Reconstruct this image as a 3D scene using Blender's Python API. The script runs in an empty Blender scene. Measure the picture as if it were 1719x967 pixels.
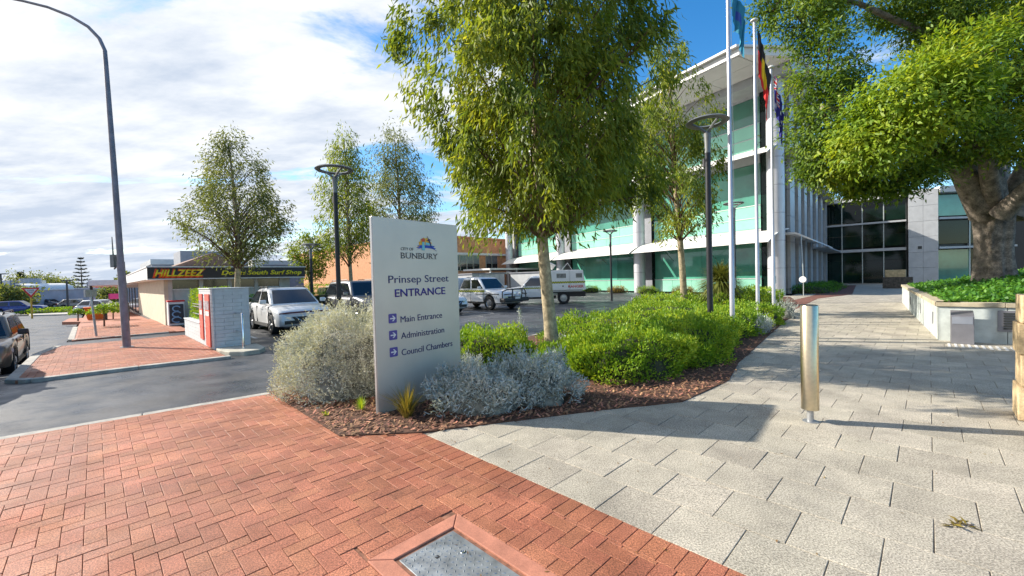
import bpy, bmesh, math, random
import numpy as np
from mathutils import Vector, Matrix

# ------------------------------------------------------------------ scene, camera, sky, sun, exposure
scn = bpy.context.scene
col = scn.collection
R = math.radians
F_PX, EYE, PITCH, ROLL = 700.0, 1.65, R(1.35), R(1.53)
Fv = Vector((0, math.cos(PITCH), -math.sin(PITCH)))
R0 = Vector((1, 0, 0)); U0 = Vector((0, math.sin(PITCH), math.cos(PITCH)))
Rv = R0 * math.cos(ROLL) - U0 * math.sin(ROLL)
Uv = R0 * math.sin(ROLL) + U0 * math.cos(ROLL)
cam_d = bpy.data.cameras.new('camera'); cam = bpy.data.objects.new('camera', cam_d); col.objects.link(cam)
cam.matrix_world = Matrix(((Rv.x, Uv.x, -Fv.x, 0), (Rv.y, Uv.y, -Fv.y, 0), (Rv.z, Uv.z, -Fv.z, EYE), (0, 0, 0, 1)))
cam_d.sensor_width = 36.0; cam_d.lens = 36.0 * F_PX / 1719.0
cam_d.clip_start = 0.05; cam_d.clip_end = 3000
scn.camera = cam

SUN_EL, SUN_AZ = R(30.5), R(-74.7)          # azimuth from +Y, clockwise positive
SUN = Vector((math.sin(SUN_AZ) * math.cos(SUN_EL), math.cos(SUN_AZ) * math.cos(SUN_EL), math.sin(SUN_EL)))
world = bpy.data.worlds.new('World'); scn.world = world; world.use_nodes = True
wn, wl = world.node_tree.nodes, world.node_tree.links
wn.clear()
wo = wn.new('ShaderNodeOutputWorld')
sky = wn.new('ShaderNodeTexSky'); sky.sky_type = 'NISHITA'; sky.sun_disc = False
sky.sun_elevation = SUN_EL; sky.sun_rotation = SUN_AZ; sky.altitude = 10; sky.air_density = 1.0; sky.dust_density = 0.6; sky.ozone_density = 2.0
bg1 = wn.new('ShaderNodeBackground'); bg1.inputs[1].default_value = 0.14
hs = wn.new('ShaderNodeHueSaturation'); hs.inputs['Saturation'].default_value = 1.4
wl.new(sky.outputs[0], hs.inputs['Color']); wl.new(hs.outputs[0], bg1.inputs[0])

def wmath(op, a, b=None, clamp=False):
    n = wn.new('ShaderNodeMath'); n.operation = op; n.use_clamp = clamp
    for i, v in enumerate((a, b)):
        if v is None: continue
        if isinstance(v, (int, float)): n.inputs[i].default_value = v
        else: wl.new(v, n.inputs[i])
    return n.outputs[0]
tc = wn.new('ShaderNodeTexCoord'); sp = wn.new('ShaderNodeSeparateXYZ'); wl.new(tc.outputs['Generated'], sp.inputs[0])
zc = wmath('MAXIMUM', sp.outputs[2], 0.0); zd = wmath('ADD', zc, 0.16)
cx = wmath('DIVIDE', sp.outputs[0], zd); cy = wmath('DIVIDE', sp.outputs[1], zd)
cb = wn.new('ShaderNodeCombineXYZ'); wl.new(cx, cb.inputs[0]); wl.new(cy, cb.inputs[1])
mp = wn.new('ShaderNodeMapping'); mp.inputs['Rotation'].default_value = (0, 0, R(35)); mp.inputs['Scale'].default_value = (1.0, 1.9, 1); mp.inputs['Location'].default_value = (-7.7, -1.2, 0)
wl.new(cb.outputs[0], mp.inputs[0])
n1 = wn.new('ShaderNodeTexNoise'); n1.inputs['Scale'].default_value = 0.85; n1.inputs['Detail'].default_value = 9; n1.inputs['Roughness'].default_value = 0.62; n1.inputs['Distortion'].default_value = 0.35
wl.new(mp.outputs[0], n1.inputs['Vector'])
n2 = wn.new('ShaderNodeTexNoise'); n2.inputs['Scale'].default_value = 1.9; n2.inputs['Detail'].default_value = 7; n2.inputs['Roughness'].default_value = 0.6
wl.new(mp.outputs[0], n2.inputs['Vector'])
# the cloud sheet is thick towards the sun (left) and breaks up away from it
bias = wmath('MULTIPLY', sp.outputs[0], -0.21)
dens = wmath('ADD', n1.outputs['Fac'], bias)
rp = wn.new('ShaderNodeValToRGB'); rp.color_ramp.elements[0].position = 0.46; rp.color_ramp.elements[1].position = 0.57
rp.color_ramp.interpolation = 'EASE'
wl.new(dens, rp.inputs[0])
cr = wn.new('ShaderNodeValToRGB')
cr.color_ramp.elements[0].position = 0.30; cr.color_ramp.elements[0].color = (0.55, 0.63, 0.76, 1)
cr.color_ramp.elements[1].position = 0.62; cr.color_ramp.elements[1].color = (0.96, 0.98, 1.0, 1)
# lower cloud is greyer: thicker layer seen edge-on
lowg = wmath('MULTIPLY', wmath('SUBTRACT', 0.30, zc, True), 0.55)
wl.new(wmath('SUBTRACT', n2.outputs['Fac'], lowg), cr.inputs[0])
bg2 = wn.new('ShaderNodeBackground'); bg2.inputs[1].default_value = 0.66
wl.new(cr.outputs[0], bg2.inputs[0])
mx = wn.new('ShaderNodeMixShader'); wl.new(rp.outputs[0], mx.inputs[0]); wl.new(bg1.outputs[0], mx.inputs[1]); wl.new(bg2.outputs[0], mx.inputs[2])
wl.new(mx.outputs[0], wo.inputs[0])

sun_d = bpy.data.lights.new('sun', 'SUN'); sun_d.energy = 5.0; sun_d.angle = R(0.6); sun_d.color = (1.0, 0.93, 0.82)
sun = bpy.data.objects.new('sun', sun_d); col.objects.link(sun); sun.rotation_euler = SUN.to_track_quat('Z', 'Y').to_euler()

scn.view_settings.view_transform = 'Standard'; scn.view_settings.look = 'None'
scn.view_settings.gamma = 1.0; scn.view_settings.use_curve_mapping = False
scn.view_settings.exposure = 0.80
try:
    scn.cycles.max_bounces = 6; scn.cycles.diffuse_bounces = 3; scn.cycles.glossy_bounces = 3; scn.cycles.transmission_bounces = 3
except Exception: pass

# ------------------------------------------------------------------ helpers
rng = np.random.default_rng(7); random.seed(7)
S2 = math.sqrt(2.0)
STREET = R(-45)                              # street grid: local x runs along the street, local y away from it
def AC(a, c, z=0.0): return Vector(((a + c) / S2, (c - a) / S2, z))
def ray(u, v): return Fv + Rv * ((u - 859.5) / F_PX) - Uv * ((v - 483.5) / F_PX)
def at(u, v, Y):                             # the point at depth Y that a direction of view meets
    d = ray(u, v); return Vector((0, 0, EYE)) + d * (Y / d.y)
def ground(u, v, z):                         # the point at height z that a direction of view meets
    d = ray(u, v); return Vector((0, 0, EYE)) + d * ((z - EYE) / d.z)
def in_view(p, m=0.08):
    d = Vector(p) - Vector((0, 0, EYE)); w = d.dot(Fv)
    if w < 0.3: return False
    return abs(d.dot(Rv) / w) < 859.5 / F_PX * (1 + m) + m and abs(d.dot(Uv) / w) < 483.5 / F_PX * (1 + m) + m

class MB:
    def __init__(s): s.v = []; s.f = []; s.m = []
    def add(s, vs, fs, mi=0):
        o = len(s.v); s.v += [tuple(p) for p in vs]
        for f in fs: s.f.append(tuple(i + o for i in f)); s.m.append(mi)
        return s
    def box(s, x0, x1, y0, y1, z0, z1, mi=0):
        vs = [(x, y, z) for z in (z0, z1) for (x, y) in ((x0, y0), (x1, y0), (x1, y1), (x0, y1))]
        return s.add(vs, [(3, 2, 1, 0), (4, 5, 6, 7), (0, 1, 5, 4), (1, 2, 6, 5), (2, 3, 7, 6), (3, 0, 4, 7)], mi)
    def cbox(s, c, d, mi=0): return s.box(c[0]-d[0]/2, c[0]+d[0]/2, c[1]-d[1]/2, c[1]+d[1]/2, c[2]-d[2]/2, c[2]+d[2]/2, mi)
    def prism(s, poly, z0, z1, mi=0):
        n = len(poly)
        if sum(poly[i][0]*poly[(i+1) % n][1]-poly[(i+1) % n][0]*poly[i][1] for i in range(n)) < 0: poly = poly[::-1]
        vs = [(p[0], p[1], z0) for p in poly] + [(p[0], p[1], z1) for p in poly]
        fs = [tuple(range(n))[::-1], tuple(range(n, 2*n))] + [(i, (i+1) % n, n+(i+1) % n, n+i) for i in range(n)]
        return s.add(vs, fs, mi)
    def extr(s, poly, axis, w0, w1, mi=0):   # polygon in the plane across axis ('x': (y,z), 'y': (x,z)), extruded along it
        n = len(poly)
        mk = (lambda p, w: (w, p[0], p[1])) if axis == 'x' else (lambda p, w: (p[0], w, p[1]))
        vs = [mk(p, w0) for p in poly] + [mk(p, w1) for p in poly]
        fs = [tuple(range(n)), tuple(range(n, 2*n))[::-1]] + [(i, n+i, n+(i+1) % n, (i+1) % n) for i in range(n)]
        return s.add(vs, fs, mi)
    def path(s, pts, rad, n=8, mi=0, cap=True):
        pts = [Vector(p) for p in pts]; rings = []
        a = None
        for i, p in enumerate(pts):
            t = (pts[min(i+1, len(pts)-1)] - pts[max(i-1, 0)]).normalized()
            if a is None:
                a = t.cross(Vector((0, 0, 1)))
                if a.length < 1e-3: a = t.cross(Vector((1, 0, 0)))
            a = a - t*a.dot(t); a.normalize(); b = t.cross(a); r = rad[i] if hasattr(rad, '__len__') else rad
            rings.append([p + (a*math.cos(2*math.pi*k/n) + b*math.sin(2*math.pi*k/n))*r for k in range(n)])
        vs = [q for rg in rings for q in rg]
        fs = [(i*n+k, i*n+(k+1) % n, (i+1)*n+(k+1) % n, (i+1)*n+k) for i in range(len(pts)-1) for k in range(n)]
        if cap: fs += [tuple(range(n))[::-1], tuple((len(pts)-1)*n+k for k in range(n))]
        return s.add(vs, fs, mi)
    def tube(s, p, q, r0, r1=None, n=8, mi=0): return s.path([p, q], [r0, r0 if r1 is None else r1], n, mi)
    def lathe(s, prof, n=20, c=(0, 0, 0), axis='z', mi=0, cap=True):      # prof: (radius, height)
        vs = []
        for r, h in prof:
            for k in range(n):
                ca, sa = math.cos(2*math.pi*k/n)*r, math.sin(2*math.pi*k/n)*r
                vs.append((c[0]+ca, c[1]+sa, c[2]+h) if axis == 'z' else (c[0]+ca, c[1]+h, c[2]+sa))
        m = len(prof)
        fs = [(i*n+k, i*n+(k+1) % n, (i+1)*n+(k+1) % n, (i+1)*n+k) for i in range(m-1) for k in range(n)]
        if cap and prof[0][0] > 1e-4: fs.append(tuple(range(n))[::-1])
        if cap and prof[-1][0] > 1e-4: fs.append(tuple((m-1)*n+k for k in range(n)))
        return s.add(vs, fs, mi)
    def build(s, name, mats, parent=None, smooth=False, bevel=0.0, loc=None, rz=0.0):
        me = bpy.data.meshes.new(name); me.from_pydata(s.v, [], s.f)
        if not isinstance(mats, (list, tuple)): mats = [mats]
        for m in mats: me.materials.append(m)
        if len(mats) > 1: me.polygons.foreach_set('material_index', s.m)
        bm = bmesh.new(); bm.from_mesh(me); bmesh.ops.recalc_face_normals(bm, faces=bm.faces); bm.to_mesh(me); bm.free()
        if smooth:
            me.shade_smooth(); me.set_sharp_from_angle(angle=R(smooth if smooth is not True else 38))
        o = bpy.data.objects.new(name, me); col.objects.link(o)
        if parent: o.parent = parent
        if loc is not None: o.location = loc
        o.rotation_euler.z = rz
        if bevel:
            b = o.modifiers.new('b', 'BEVEL'); b.width = bevel; b.segments = 2 if bevel < .07 else 4; b.limit_method = 'ANGLE'
        return o

def thing(name, label, cat, loc=(0, 0, 0), rz=0.0, group=None):
    o = bpy.data.objects.new(name, None); col.objects.link(o); o.empty_display_size = 0.1
    o.location = loc; o.rotation_euler.z = rz; o['label'] = label; o['category'] = cat
    if group: o['group'] = group
    return o
def tag(o, label, cat, group=None):
    o['label'] = label; o['category'] = cat
    if group: o['group'] = group
    return o
def struct(o, label=None, kind='structure'):
    o['kind'] = kind
    if label: o['label'] = label
    return o
def copy_tree(o, parent=None):
    c = o.copy(); col.objects.link(c); c.parent = parent
    for ch in list(o.children): copy_tree(ch, c)
    return c

# ------------------------------------------------------------------ materials
def mat(name, c, rough=0.6, metal=0.0, var=0.12, ns=6.0, bump=0.0, bs=60.0, speck=0.0, sscale=150.0, spec=0.5, isl=0.0, rvar=0.0, coat=0.0, c2=None, rscale=1.2, stain=0.0, stscale=0.9):
    m = bpy.data.materials.new(name); m.use_nodes = True; nt = m.node_tree; N, L = nt.nodes, nt.links
    b = N['Principled BSDF']; b.inputs['Roughness'].default_value = rough; b.inputs['Metallic'].default_value = metal
    b.inputs['Specular IOR Level'].default_value = spec; b.inputs['Coat Weight'].default_value = coat
    if coat: b.inputs['Coat Roughness'].default_value = 0.06
    g = N.new('ShaderNodeNewGeometry')
    def noise(s, d=4, r=0.6):
        n = N.new('ShaderNodeTexNoise'); n.inputs['Scale'].default_value = s; n.inputs['Detail'].default_value = d; n.inputs['Roughness'].default_value = r
        L.new(g.outputs['Position'], n.inputs['Vector']); return n.outputs['Fac']
    lo = [max(0, x*(1-var*1.6)) for x in c]; hi = [min(1, x*(1+var*1.6)) for x in (c2 or c)]
    rp = N.new('ShaderNodeValToRGB'); rp.color_ramp.elements[0].position = 0.3; rp.color_ramp.elements[1].position = 0.7
    rp.color_ramp.elements[0].color = (*lo, 1); rp.color_ramp.elements[1].color = (*hi, 1)
    L.new(noise(ns), rp.inputs[0]); out = rp.outputs[0]
    if speck:
        r2 = N.new('ShaderNodeValToRGB'); r2.color_ramp.elements[0].position = 0.38; r2.color_ramp.elements[1].position = 0.62
        r2.color_ramp.elements[0].color = (1-speck,)*3+(1,); r2.color_ramp.elements[1].color = (1+speck*0.5,)*3+(1,)
        L.new(noise(sscale, 3, 0.7), r2.inputs[0])
        mm = N.new('ShaderNodeMix'); mm.data_type = 'RGBA'; mm.blend_type = 'MULTIPLY'; mm.inputs['Factor'].default_value = 1.0
        L.new(out, mm.inputs['A']); L.new(r2.outputs[0], mm.inputs['B']); out = mm.outputs['Result']
    if stain:
        r3 = N.new('ShaderNodeValToRGB'); r3.color_ramp.elements[0].position = 0.36; r3.color_ramp.elements[1].position = 0.56
        r3.color_ramp.elements[0].color = (1-stain, 1-stain, 1-stain*0.95, 1); r3.color_ramp.elements[1].color = (1, 1, 1, 1)
        L.new(noise(stscale, 8, 0.72), r3.inputs[0])
        m3 = N.new('ShaderNodeMix'); m3.data_type = 'RGBA'; m3.blend_type = 'MULTIPLY'; m3.inputs['Factor'].default_value = 1.0
        L.new(out, m3.inputs['A']); L.new(r3.outputs[0], m3.inputs['B']); out = m3.outputs['Result']
    if isl:
        oi = N.new('ShaderNodeObjectInfo'); ad = N.new('ShaderNodeMath'); ad.operation = 'ADD'
        L.new(oi.outputs['Random'], ad.inputs[0]); L.new(g.outputs['Random Per Island'], ad.inputs[1])
        fr = N.new('ShaderNodeMath'); fr.operation = 'FRACT'; L.new(ad.outputs[0], fr.inputs[0])
        mr = N.new('ShaderNodeMapRange'); mr.inputs['To Min'].default_value = 1-isl; mr.inputs['To Max'].default_value = 1+isl*0.8; L.new(fr.outputs[0], mr.inputs['Value'])
        f2 = N.new('ShaderNodeMath'); f2.operation = 'MULTIPLY'; f2.inputs[1].default_value = 7.31; L.new(fr.outputs[0], f2.inputs[0])
        f3 = N.new('ShaderNodeMath'); f3.operation = 'FRACT'; L.new(f2.outputs[0], f3.inputs[0])
        mh = N.new('ShaderNodeMapRange'); mh.inputs['To Min'].default_value = 0.5-isl*0.035; mh.inputs['To Max'].default_value = 0.5+isl*0.035; L.new(f3.outputs[0], mh.inputs['Value'])
        h = N.new('ShaderNodeHueSaturation'); L.new(out, h.inputs['Color']); L.new(mr.outputs[0], h.inputs['Value']); L.new(mh.outputs[0], h.inputs['Hue']); out = h.outputs[0]
    L.new(out, b.inputs['Base Color'])
    if rvar:
        mr = N.new('ShaderNodeMapRange'); mr.inputs['From Min'].default_value = 0.35; mr.inputs['From Max'].default_value = 0.65
        mr.inputs['To Min'].default_value = max(0.05, rough-rvar); mr.inputs['To Max'].default_value = min(1, rough+rvar)
        L.new(noise(rscale, 5), mr.inputs['Value']); L.new(mr.outputs[0], b.inputs['Roughness'])
    if bump:
        bp = N.new('ShaderNodeBump'); bp.inputs['Strength'].default_value = bump; bp.inputs['Distance'].default_value = 0.01
        L.new(noise(bs, 5, 0.65), bp.inputs['Height']); L.new(bp.outputs[0], b.inputs['Normal'])
    return m

def leafmat(name, stops, trans=0.35, rough=0.42, spec=0.5, ns=0.9):
    m = bpy.data.materials.new(name); m.use_nodes = True; nt = m.node_tree; N, L = nt.nodes, nt.links
    b = N['Principled BSDF']; b.inputs['Roughness'].default_value = rough; b.inputs['Specular IOR Level'].default_value = spec
    g = N.new('ShaderNodeNewGeometry'); rp = N.new('ShaderNodeValToRGB'); e = rp.color_ramp.elements
    e[0].position, e[1].position = 0.0, 1.0; e[0].color, e[1].color = (*stops[0], 1), (*stops[-1], 1)
    for i, s in enumerate(stops[1:-1]):
        k = e.new((i+1)/(len(stops)-1)); k.color = (*s, 1)
    n = N.new('ShaderNodeTexNoise'); n.inputs['Scale'].default_value = ns; n.inputs['Detail'].default_value = 2; L.new(g.outputs['Position'], n.inputs['Vector'])
    a = N.new('ShaderNodeMath'); a.operation = 'MULTIPLY_ADD'; a.inputs[1].default_value = 0.55; L.new(g.outputs['Random Per Island'], a.inputs[0])
    s2 = N.new('ShaderNodeMath'); s2.operation = 'MULTIPLY_ADD'; s2.inputs[1].default_value = 1.3; s2.inputs[2].default_value = -0.42
    L.new(n.outputs['Fac'], s2.inputs[0]); L.new(s2.outputs[0], a.inputs[2]); L.new(a.outputs[0], rp.inputs[0])
    L.new(rp.outputs[0], b.inputs['Base Color'])
    t = N.new('ShaderNodeBsdfTranslucent'); gm = N.new('ShaderNodeMix'); gm.data_type = 'RGBA'; gm.blend_type = 'MULTIPLY'; gm.inputs['Factor'].default_value = 1
    L.new(rp.outputs[0], gm.inputs['A']); gm.inputs['B'].default_value = (1.7, 1.5, 0.6, 1); L.new(gm.outputs['Result'], t.inputs[0])
    mx = N.new('ShaderNodeMixShader'); mx.inputs[0].default_value = trans
    L.new(b.outputs[0], mx.inputs[1]); L.new(t.outputs[0], mx.inputs[2]); L.new(mx.outputs[0], N['Material Output'].inputs[0])
    return m

M = {}
M['asphalt'] = mat('asphalt', (0.072, 0.075, 0.083), 0.44, var=0.25, ns=1.1, bump=0.35, bs=220, speck=0.25, sscale=260, rvar=0.2, stain=0.35, stscale=0.35)
M['brick'] = mat('clay_paver', (0.42, 0.145, 0.075), 0.60, var=0.12, ns=1.6, bump=0.5, bs=140, speck=0.60, sscale=110, isl=0.12, rvar=0.18, c2=(0.47, 0.18, 0.10), spec=0.4, stain=0.28, stscale=1.3)
M['brick_far'] = mat('clay_paver_far', (0.40, 0.15, 0.09), 0.7, var=0.15, ns=2.5, speck=0.25, sscale=40)
M['joint'] = mat('joint_sand', (0.22, 0.10, 0.06), 0.95, var=0.3, ns=20)
M['paver'] = mat('exposed_aggregate_paver', (0.50, 0.45, 0.36), 0.72, var=0.10, ns=2.5, stain=0.22, stscale=1.1, bump=0.5, bs=150, speck=0.55, sscale=95, isl=0.12, spec=0.3)
M['joint_grey'] = mat('joint_dark', (0.20, 0.165, 0.13), 0.95, var=0.3, ns=20)
M['kerb'] = mat('kerb_concrete', (0.38, 0.36, 0.32), 0.8, var=0.2, ns=5, bump=0.25, bs=90, speck=0.2)
M['concrete'] = mat('concrete', (0.46, 0.43, 0.35), 0.8, var=0.15, ns=4, bump=0.2, bs=80, speck=0.15)
M['soil'] = mat('mulch_bed', (0.11, 0.052, 0.03), 0.95, var=0.4, ns=14, bump=1.0, bs=60, speck=0.4, sscale=90)
M['chips'] = mat('bark_chips', (0.31, 0.15, 0.085), 0.85, var=0.35, ns=9, isl=0.6)
M['white_line'] = mat('line_paint', (0.7, 0.7, 0.68), 0.6, var=0.15, ns=9)
M['alu'] = mat('sign_aluminium', (0.60, 0.545, 0.455), 0.42, 0.3, var=0.03, ns=2, bump=0.03, bs=400)
M['alu_edge'] = mat('sign_edge', (0.42, 0.42, 0.42), 0.35, 0.6, var=0.04)
M['navy'] = mat('lettering_navy', (0.018, 0.016, 0.11), 0.5, var=0.04)
M['violet'] = mat('lettering_violet', (0.035, 0.02, 0.22), 0.5, var=0.04)
M['lilac'] = mat('arrow_tile', (0.09, 0.065, 0.28), 0.5, var=0.04)
M['offwhite'] = mat('arrow_white', (0.72, 0.70, 0.66), 0.5, var=0.04)
M['charcoal'] = mat('lettering_charcoal', (0.06, 0.06, 0.065), 0.5, var=0.04)
M['gold'] = mat('logo_gold', (0.75, 0.42, 0.03), 0.5, var=0.04)
M['logo_blue'] = mat('logo_blue', (0.02, 0.07, 0.38), 0.5, var=0.04)
M['logo_aqua'] = mat('logo_aqua', (0.16, 0.52, 0.58), 0.5, var=0.04)
M['logo_red'] = mat('logo_red', (0.55, 0.08, 0.04), 0.5, var=0.04)
M['steel'] = mat('brushed_steel', (0.66, 0.56, 0.39), 0.30, 1.0, var=0.05, ns=30, bump=0.04, bs=300)
M['steel_cap'] = mat('steel_cap', (0.25, 0.24, 0.22), 0.35, 1.0, var=0.05)
M['galv'] = mat('galvanised', (0.42, 0.43, 0.44), 0.45, 0.75, var=0.12, ns=18)
M['plate'] = mat('tread_plate', (0.34, 0.36, 0.375), 0.45, 0.6, var=0.22, ns=9, bump=0.1, bs=150, rvar=0.15)
M['plate_rim'] = mat('cover_rim', (0.10, 0.11, 0.12), 0.5, 0.6, var=0.2)
M['cover_frame'] = mat('terracotta_concrete', (0.47, 0.19, 0.12), 0.75, var=0.12, ns=7, bump=0.2, bs=120, speck=0.18)
M['black_paint'] = mat('black_powdercoat', (0.022, 0.023, 0.028), 0.45, 0.2, var=0.1)
M['lamp_grey'] = mat('lamp_grey', (0.20, 0.21, 0.21), 0.5, 0.4, var=0.1)
M['pole_grey'] = mat('pole_grey', (0.21, 0.20, 0.23), 0.55, 0.25, var=0.15, ns=5)
M['white_pole'] = mat('white_pole', (0.52, 0.52, 0.57), 0.3, 0.3, var=0.05)
M['rubber'] = mat('rubber', (0.018, 0.018, 0.019), 0.8, var=0.2)
M['rim'] = mat('alloy', (0.42, 0.42, 0.43), 0.35, 0.8, var=0.1)
M['car_white'] = mat('white_car_paint', (0.74, 0.75, 0.77), 0.28, var=0.02, coat=0.8)
M['car_silver'] = mat('silver_car_paint', (0.17, 0.175, 0.19), 0.3, 0.6, var=0.03, coat=0.8)
M['car_tan'] = mat('tan_car_paint', (0.20, 0.165, 0.13), 0.32, 0.45, var=0.05, coat=0.6)
M['car_blue'] = mat('blue_car_paint', (0.03, 0.05, 0.22), 0.3, 0.3, var=0.03, coat=0.8)
M['car_dark'] = mat('dark_trim', (0.02, 0.02, 0.022), 0.5, var=0.1)
M['glass_car'] = mat('car_glass', (0.012, 0.015, 0.02), 0.06, 0.0, var=0.02, spec=0.9)
M['lens'] = mat('lamp_lens', (0.6, 0.62, 0.64), 0.12, 0.3, var=0.05, coat=0.6)
M['lens_red'] = mat('tail_lens', (0.35, 0.015, 0.012), 0.2, var=0.05, coat=0.6)
M['chrome'] = mat('chrome', (0.7, 0.7, 0.72), 0.12, 1.0, var=0.02)
M['hivis'] = mat('hivis_yellow', (0.62, 0.65, 0.03), 0.5, var=0.04)
M['hivis_dark'] = mat('hivis_black', (0.03, 0.035, 0.05), 0.5, var=0.04)
M['red_text'] = mat('red_lettering', (0.6, 0.02, 0.02), 0.5, var=0.04)
M['limestone'] = mat('limestone_block', (0.56, 0.42, 0.24), 0.85, var=0.22, ns=5, bump=0.6, bs=35, speck=0.15, sscale=60, isl=0.16)
M['limecap'] = mat('limestone_cap', (0.46, 0.39, 0.27), 0.8, var=0.18, ns=5, bump=0.35, bs=60, isl=0.08)
M['palestone'] = mat('pale_stone_cladding', (0.46, 0.50, 0.48), 0.6, var=0.16, ns=3.2, bump=0.25, bs=18, isl=0.06)
M['bark_fig'] = mat('fig_bark', (0.23, 0.19, 0.15), 0.9, var=0.4, ns=5, bump=1.0, bs=14, speck=0.3, sscale=30)
M['bark_gum'] = mat('gum_bark', (0.36, 0.29, 0.18), 0.8, var=0.22, ns=7, bump=0.3, bs=30, speck=0.2, sscale=14)
M['bark_dark'] = mat('twig_bark', (0.12, 0.07, 0.045), 0.9, var=0.3, ns=8)
M['pale_brick'] = mat('painted_blockwork', (0.52, 0.56, 0.58), 0.75, var=0.06, ns=5, bump=0.15, bs=70)
M['grey_brick'] = M['pale_brick']
M['coral'] = mat('coral_sign', (0.72, 0.10, 0.06), 0.5, var=0.06, ns=6)
M['cream'] = mat('cream_render', (0.58, 0.52, 0.40), 0.8, var=0.07, ns=3)
M['cream2'] = mat('pale_render', (0.50, 0.50, 0.47), 0.8, var=0.07, ns=3)
M['black_sign'] = mat('black_fascia', (0.022, 0.02, 0.022), 0.5, var=0.1)
M['yellow'] = mat('yellow_lettering', (0.75, 0.66, 0.02), 0.5, var=0.03)
M['orange_red'] = mat('orange_red_lettering', (0.75, 0.09, 0.02), 0.5, var=0.03)
M['win_dark'] = mat('dark_window', (0.015, 0.018, 0.02), 0.08, var=0.05, spec=0.7)
M['white_trim'] = mat('white_trim', (0.70, 0.70, 0.69), 0.5, var=0.05)
M['tile_roof'] = mat('roof_tiles', (0.25, 0.15, 0.11), 0.85, var=0.2, ns=6, bump=0.5, bs=20)
M['grey_clad'] = mat('grey_cladding', (0.24, 0.25, 0.28), 0.7, var=0.08, ns=2)
M['orange_brick'] = mat('orange_brickwork', (0.60, 0.28, 0.145), 0.85, var=0.12, ns=3, bump=0.15, bs=40, isl=0.06)
M['bgreen'] = mat('green_spandrel', (0.26, 0.58, 0.44), 0.12, var=0.05, ns=0.6, isl=0.05, spec=0.6)
M['bglass'] = mat('green_glass', (0.08, 0.31, 0.22), 0.04, var=0.25, ns=0.3, isl=0.25, spec=1.0)
M['dglass'] = mat('dark_glass', (0.006, 0.018, 0.014), 0.05, var=0.3, ns=0.5, isl=0.3, spec=0.35)
M['col_white'] = mat('column_cladding', (0.55, 0.55, 0.58), 0.4, 0.3, var=0.05, ns=2)
M['clad'] = mat('metal_panel', (0.47, 0.48, 0.49), 0.45, 0.25, var=0.06, ns=2, isl=0.05)
M['awning'] = mat('awning_white', (0.72, 0.71, 0.68), 0.5, var=0.04, ns=2)
M['mullion'] = mat('mullion', (0.48, 0.52, 0.50), 0.4, 0.4, var=0.05)
M['mullion_dark'] = mat('mullion_dark', (0.05, 0.055, 0.055), 0.4, 0.4, var=0.05)
M['soffit'] = mat('soffit_panels', (0.60, 0.60, 0.58), 0.6, var=0.04, ns=1)
M['orange_bin'] = mat('orange_plastic', (0.72, 0.16, 0.02), 0.5, var=0.08)
M['blue_awning'] = mat('blue_awning', (0.03, 0.12, 0.42), 0.6, var=0.08)
M['pink'] = mat('pink_banner', (0.75, 0.06, 0.25), 0.6, var=0.06)
M['red_sign'] = mat('red_sign', (0.62, 0.03, 0.03), 0.5, var=0.05)
M['teal_flag'] = mat('teal_flag', (0.02, 0.21, 0.33), 0.8, var=0.08)
M['black_flag'] = mat('black_flag', (0.018, 0.016, 0.022), 0.8, var=0.1)
M['red_flag'] = mat('red_flag', (0.62, 0.02, 0.02), 0.8, var=0.06)
M['yel_flag'] = mat('yellow_flag', (0.78, 0.50, 0.01), 0.8, var=0.05)
M['blue_flag'] = mat('blue_flag', (0.02, 0.02, 0.20), 0.8, var=0.08)
M['white_flag'] = mat('white_flag', (0.72, 0.72, 0.74), 0.8, var=0.04)
M['plinth'] = mat('grey_plinth', (0.25, 0.245, 0.265), 0.4, 0.5, var=0.05)
M['screen'] = mat('plaque', (0.42, 0.45, 0.52), 0.15, 0.5, var=0.04)
M['far_stone'] = mat('far_building', (0.42, 0.44, 0.47), 0.8, var=0.12, ns=0.5)
M['far_dark'] = mat('far_shopfront', (0.05, 0.055, 0.06), 0.5, var=0.3, ns=0.8)
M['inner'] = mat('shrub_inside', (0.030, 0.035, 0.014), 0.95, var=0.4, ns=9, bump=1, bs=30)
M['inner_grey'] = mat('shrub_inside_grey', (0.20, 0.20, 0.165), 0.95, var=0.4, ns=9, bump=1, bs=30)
LG = leafmat('gum_leaf', [(0.055, 0.095, 0.020), (0.115, 0.180, 0.030), (0.22, 0.28, 0.04), (0.36, 0.38, 0.06)], 0.47, 0.5, 0.25)
LG2 = leafmat('gum_leaf_distant', [(0.075, 0.105, 0.045), (0.135, 0.175, 0.06), (0.24, 0.265, 0.085)], 0.4, 0.5, 0.25)
LF = leafmat('fig_leaf', [(0.036, 0.080, 0.014), (0.075, 0.150, 0.020), (0.17, 0.26, 0.022), (0.34, 0.38, 0.03)], 0.36, 0.5, 0.35, ns=0.45)
LF2 = leafmat('fig_leaf_sunlit', [(0.07, 0.14, 0.016), (0.15, 0.26, 0.022), (0.26, 0.36, 0.028), (0.40, 0.45, 0.035)], 0.40, 0.5, 0.35, ns=0.9)  # sunlight on the front fig lobes put into a lighter, yellower leaf colour
LH = leafmat('hedge_leaf', [(0.081, 0.176, 0.016), (0.149, 0.284, 0.024), (0.270, 0.405, 0.034), (0.446, 0.499, 0.041)], 0.30, 0.5, 0.3, ns=1.4)
LI = leafmat('ivy_leaf', [(0.033, 0.117, 0.016), (0.078, 0.221, 0.026), (0.169, 0.351, 0.039)], 0.3, 0.5, 0.3, ns=1.5)
LS = leafmat('silver_leaf', [(0.286, 0.325, 0.299), (0.442, 0.494, 0.481), (0.624, 0.676, 0.676)], 0.12, 0.7, 0.2, ns=2.5)
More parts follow.
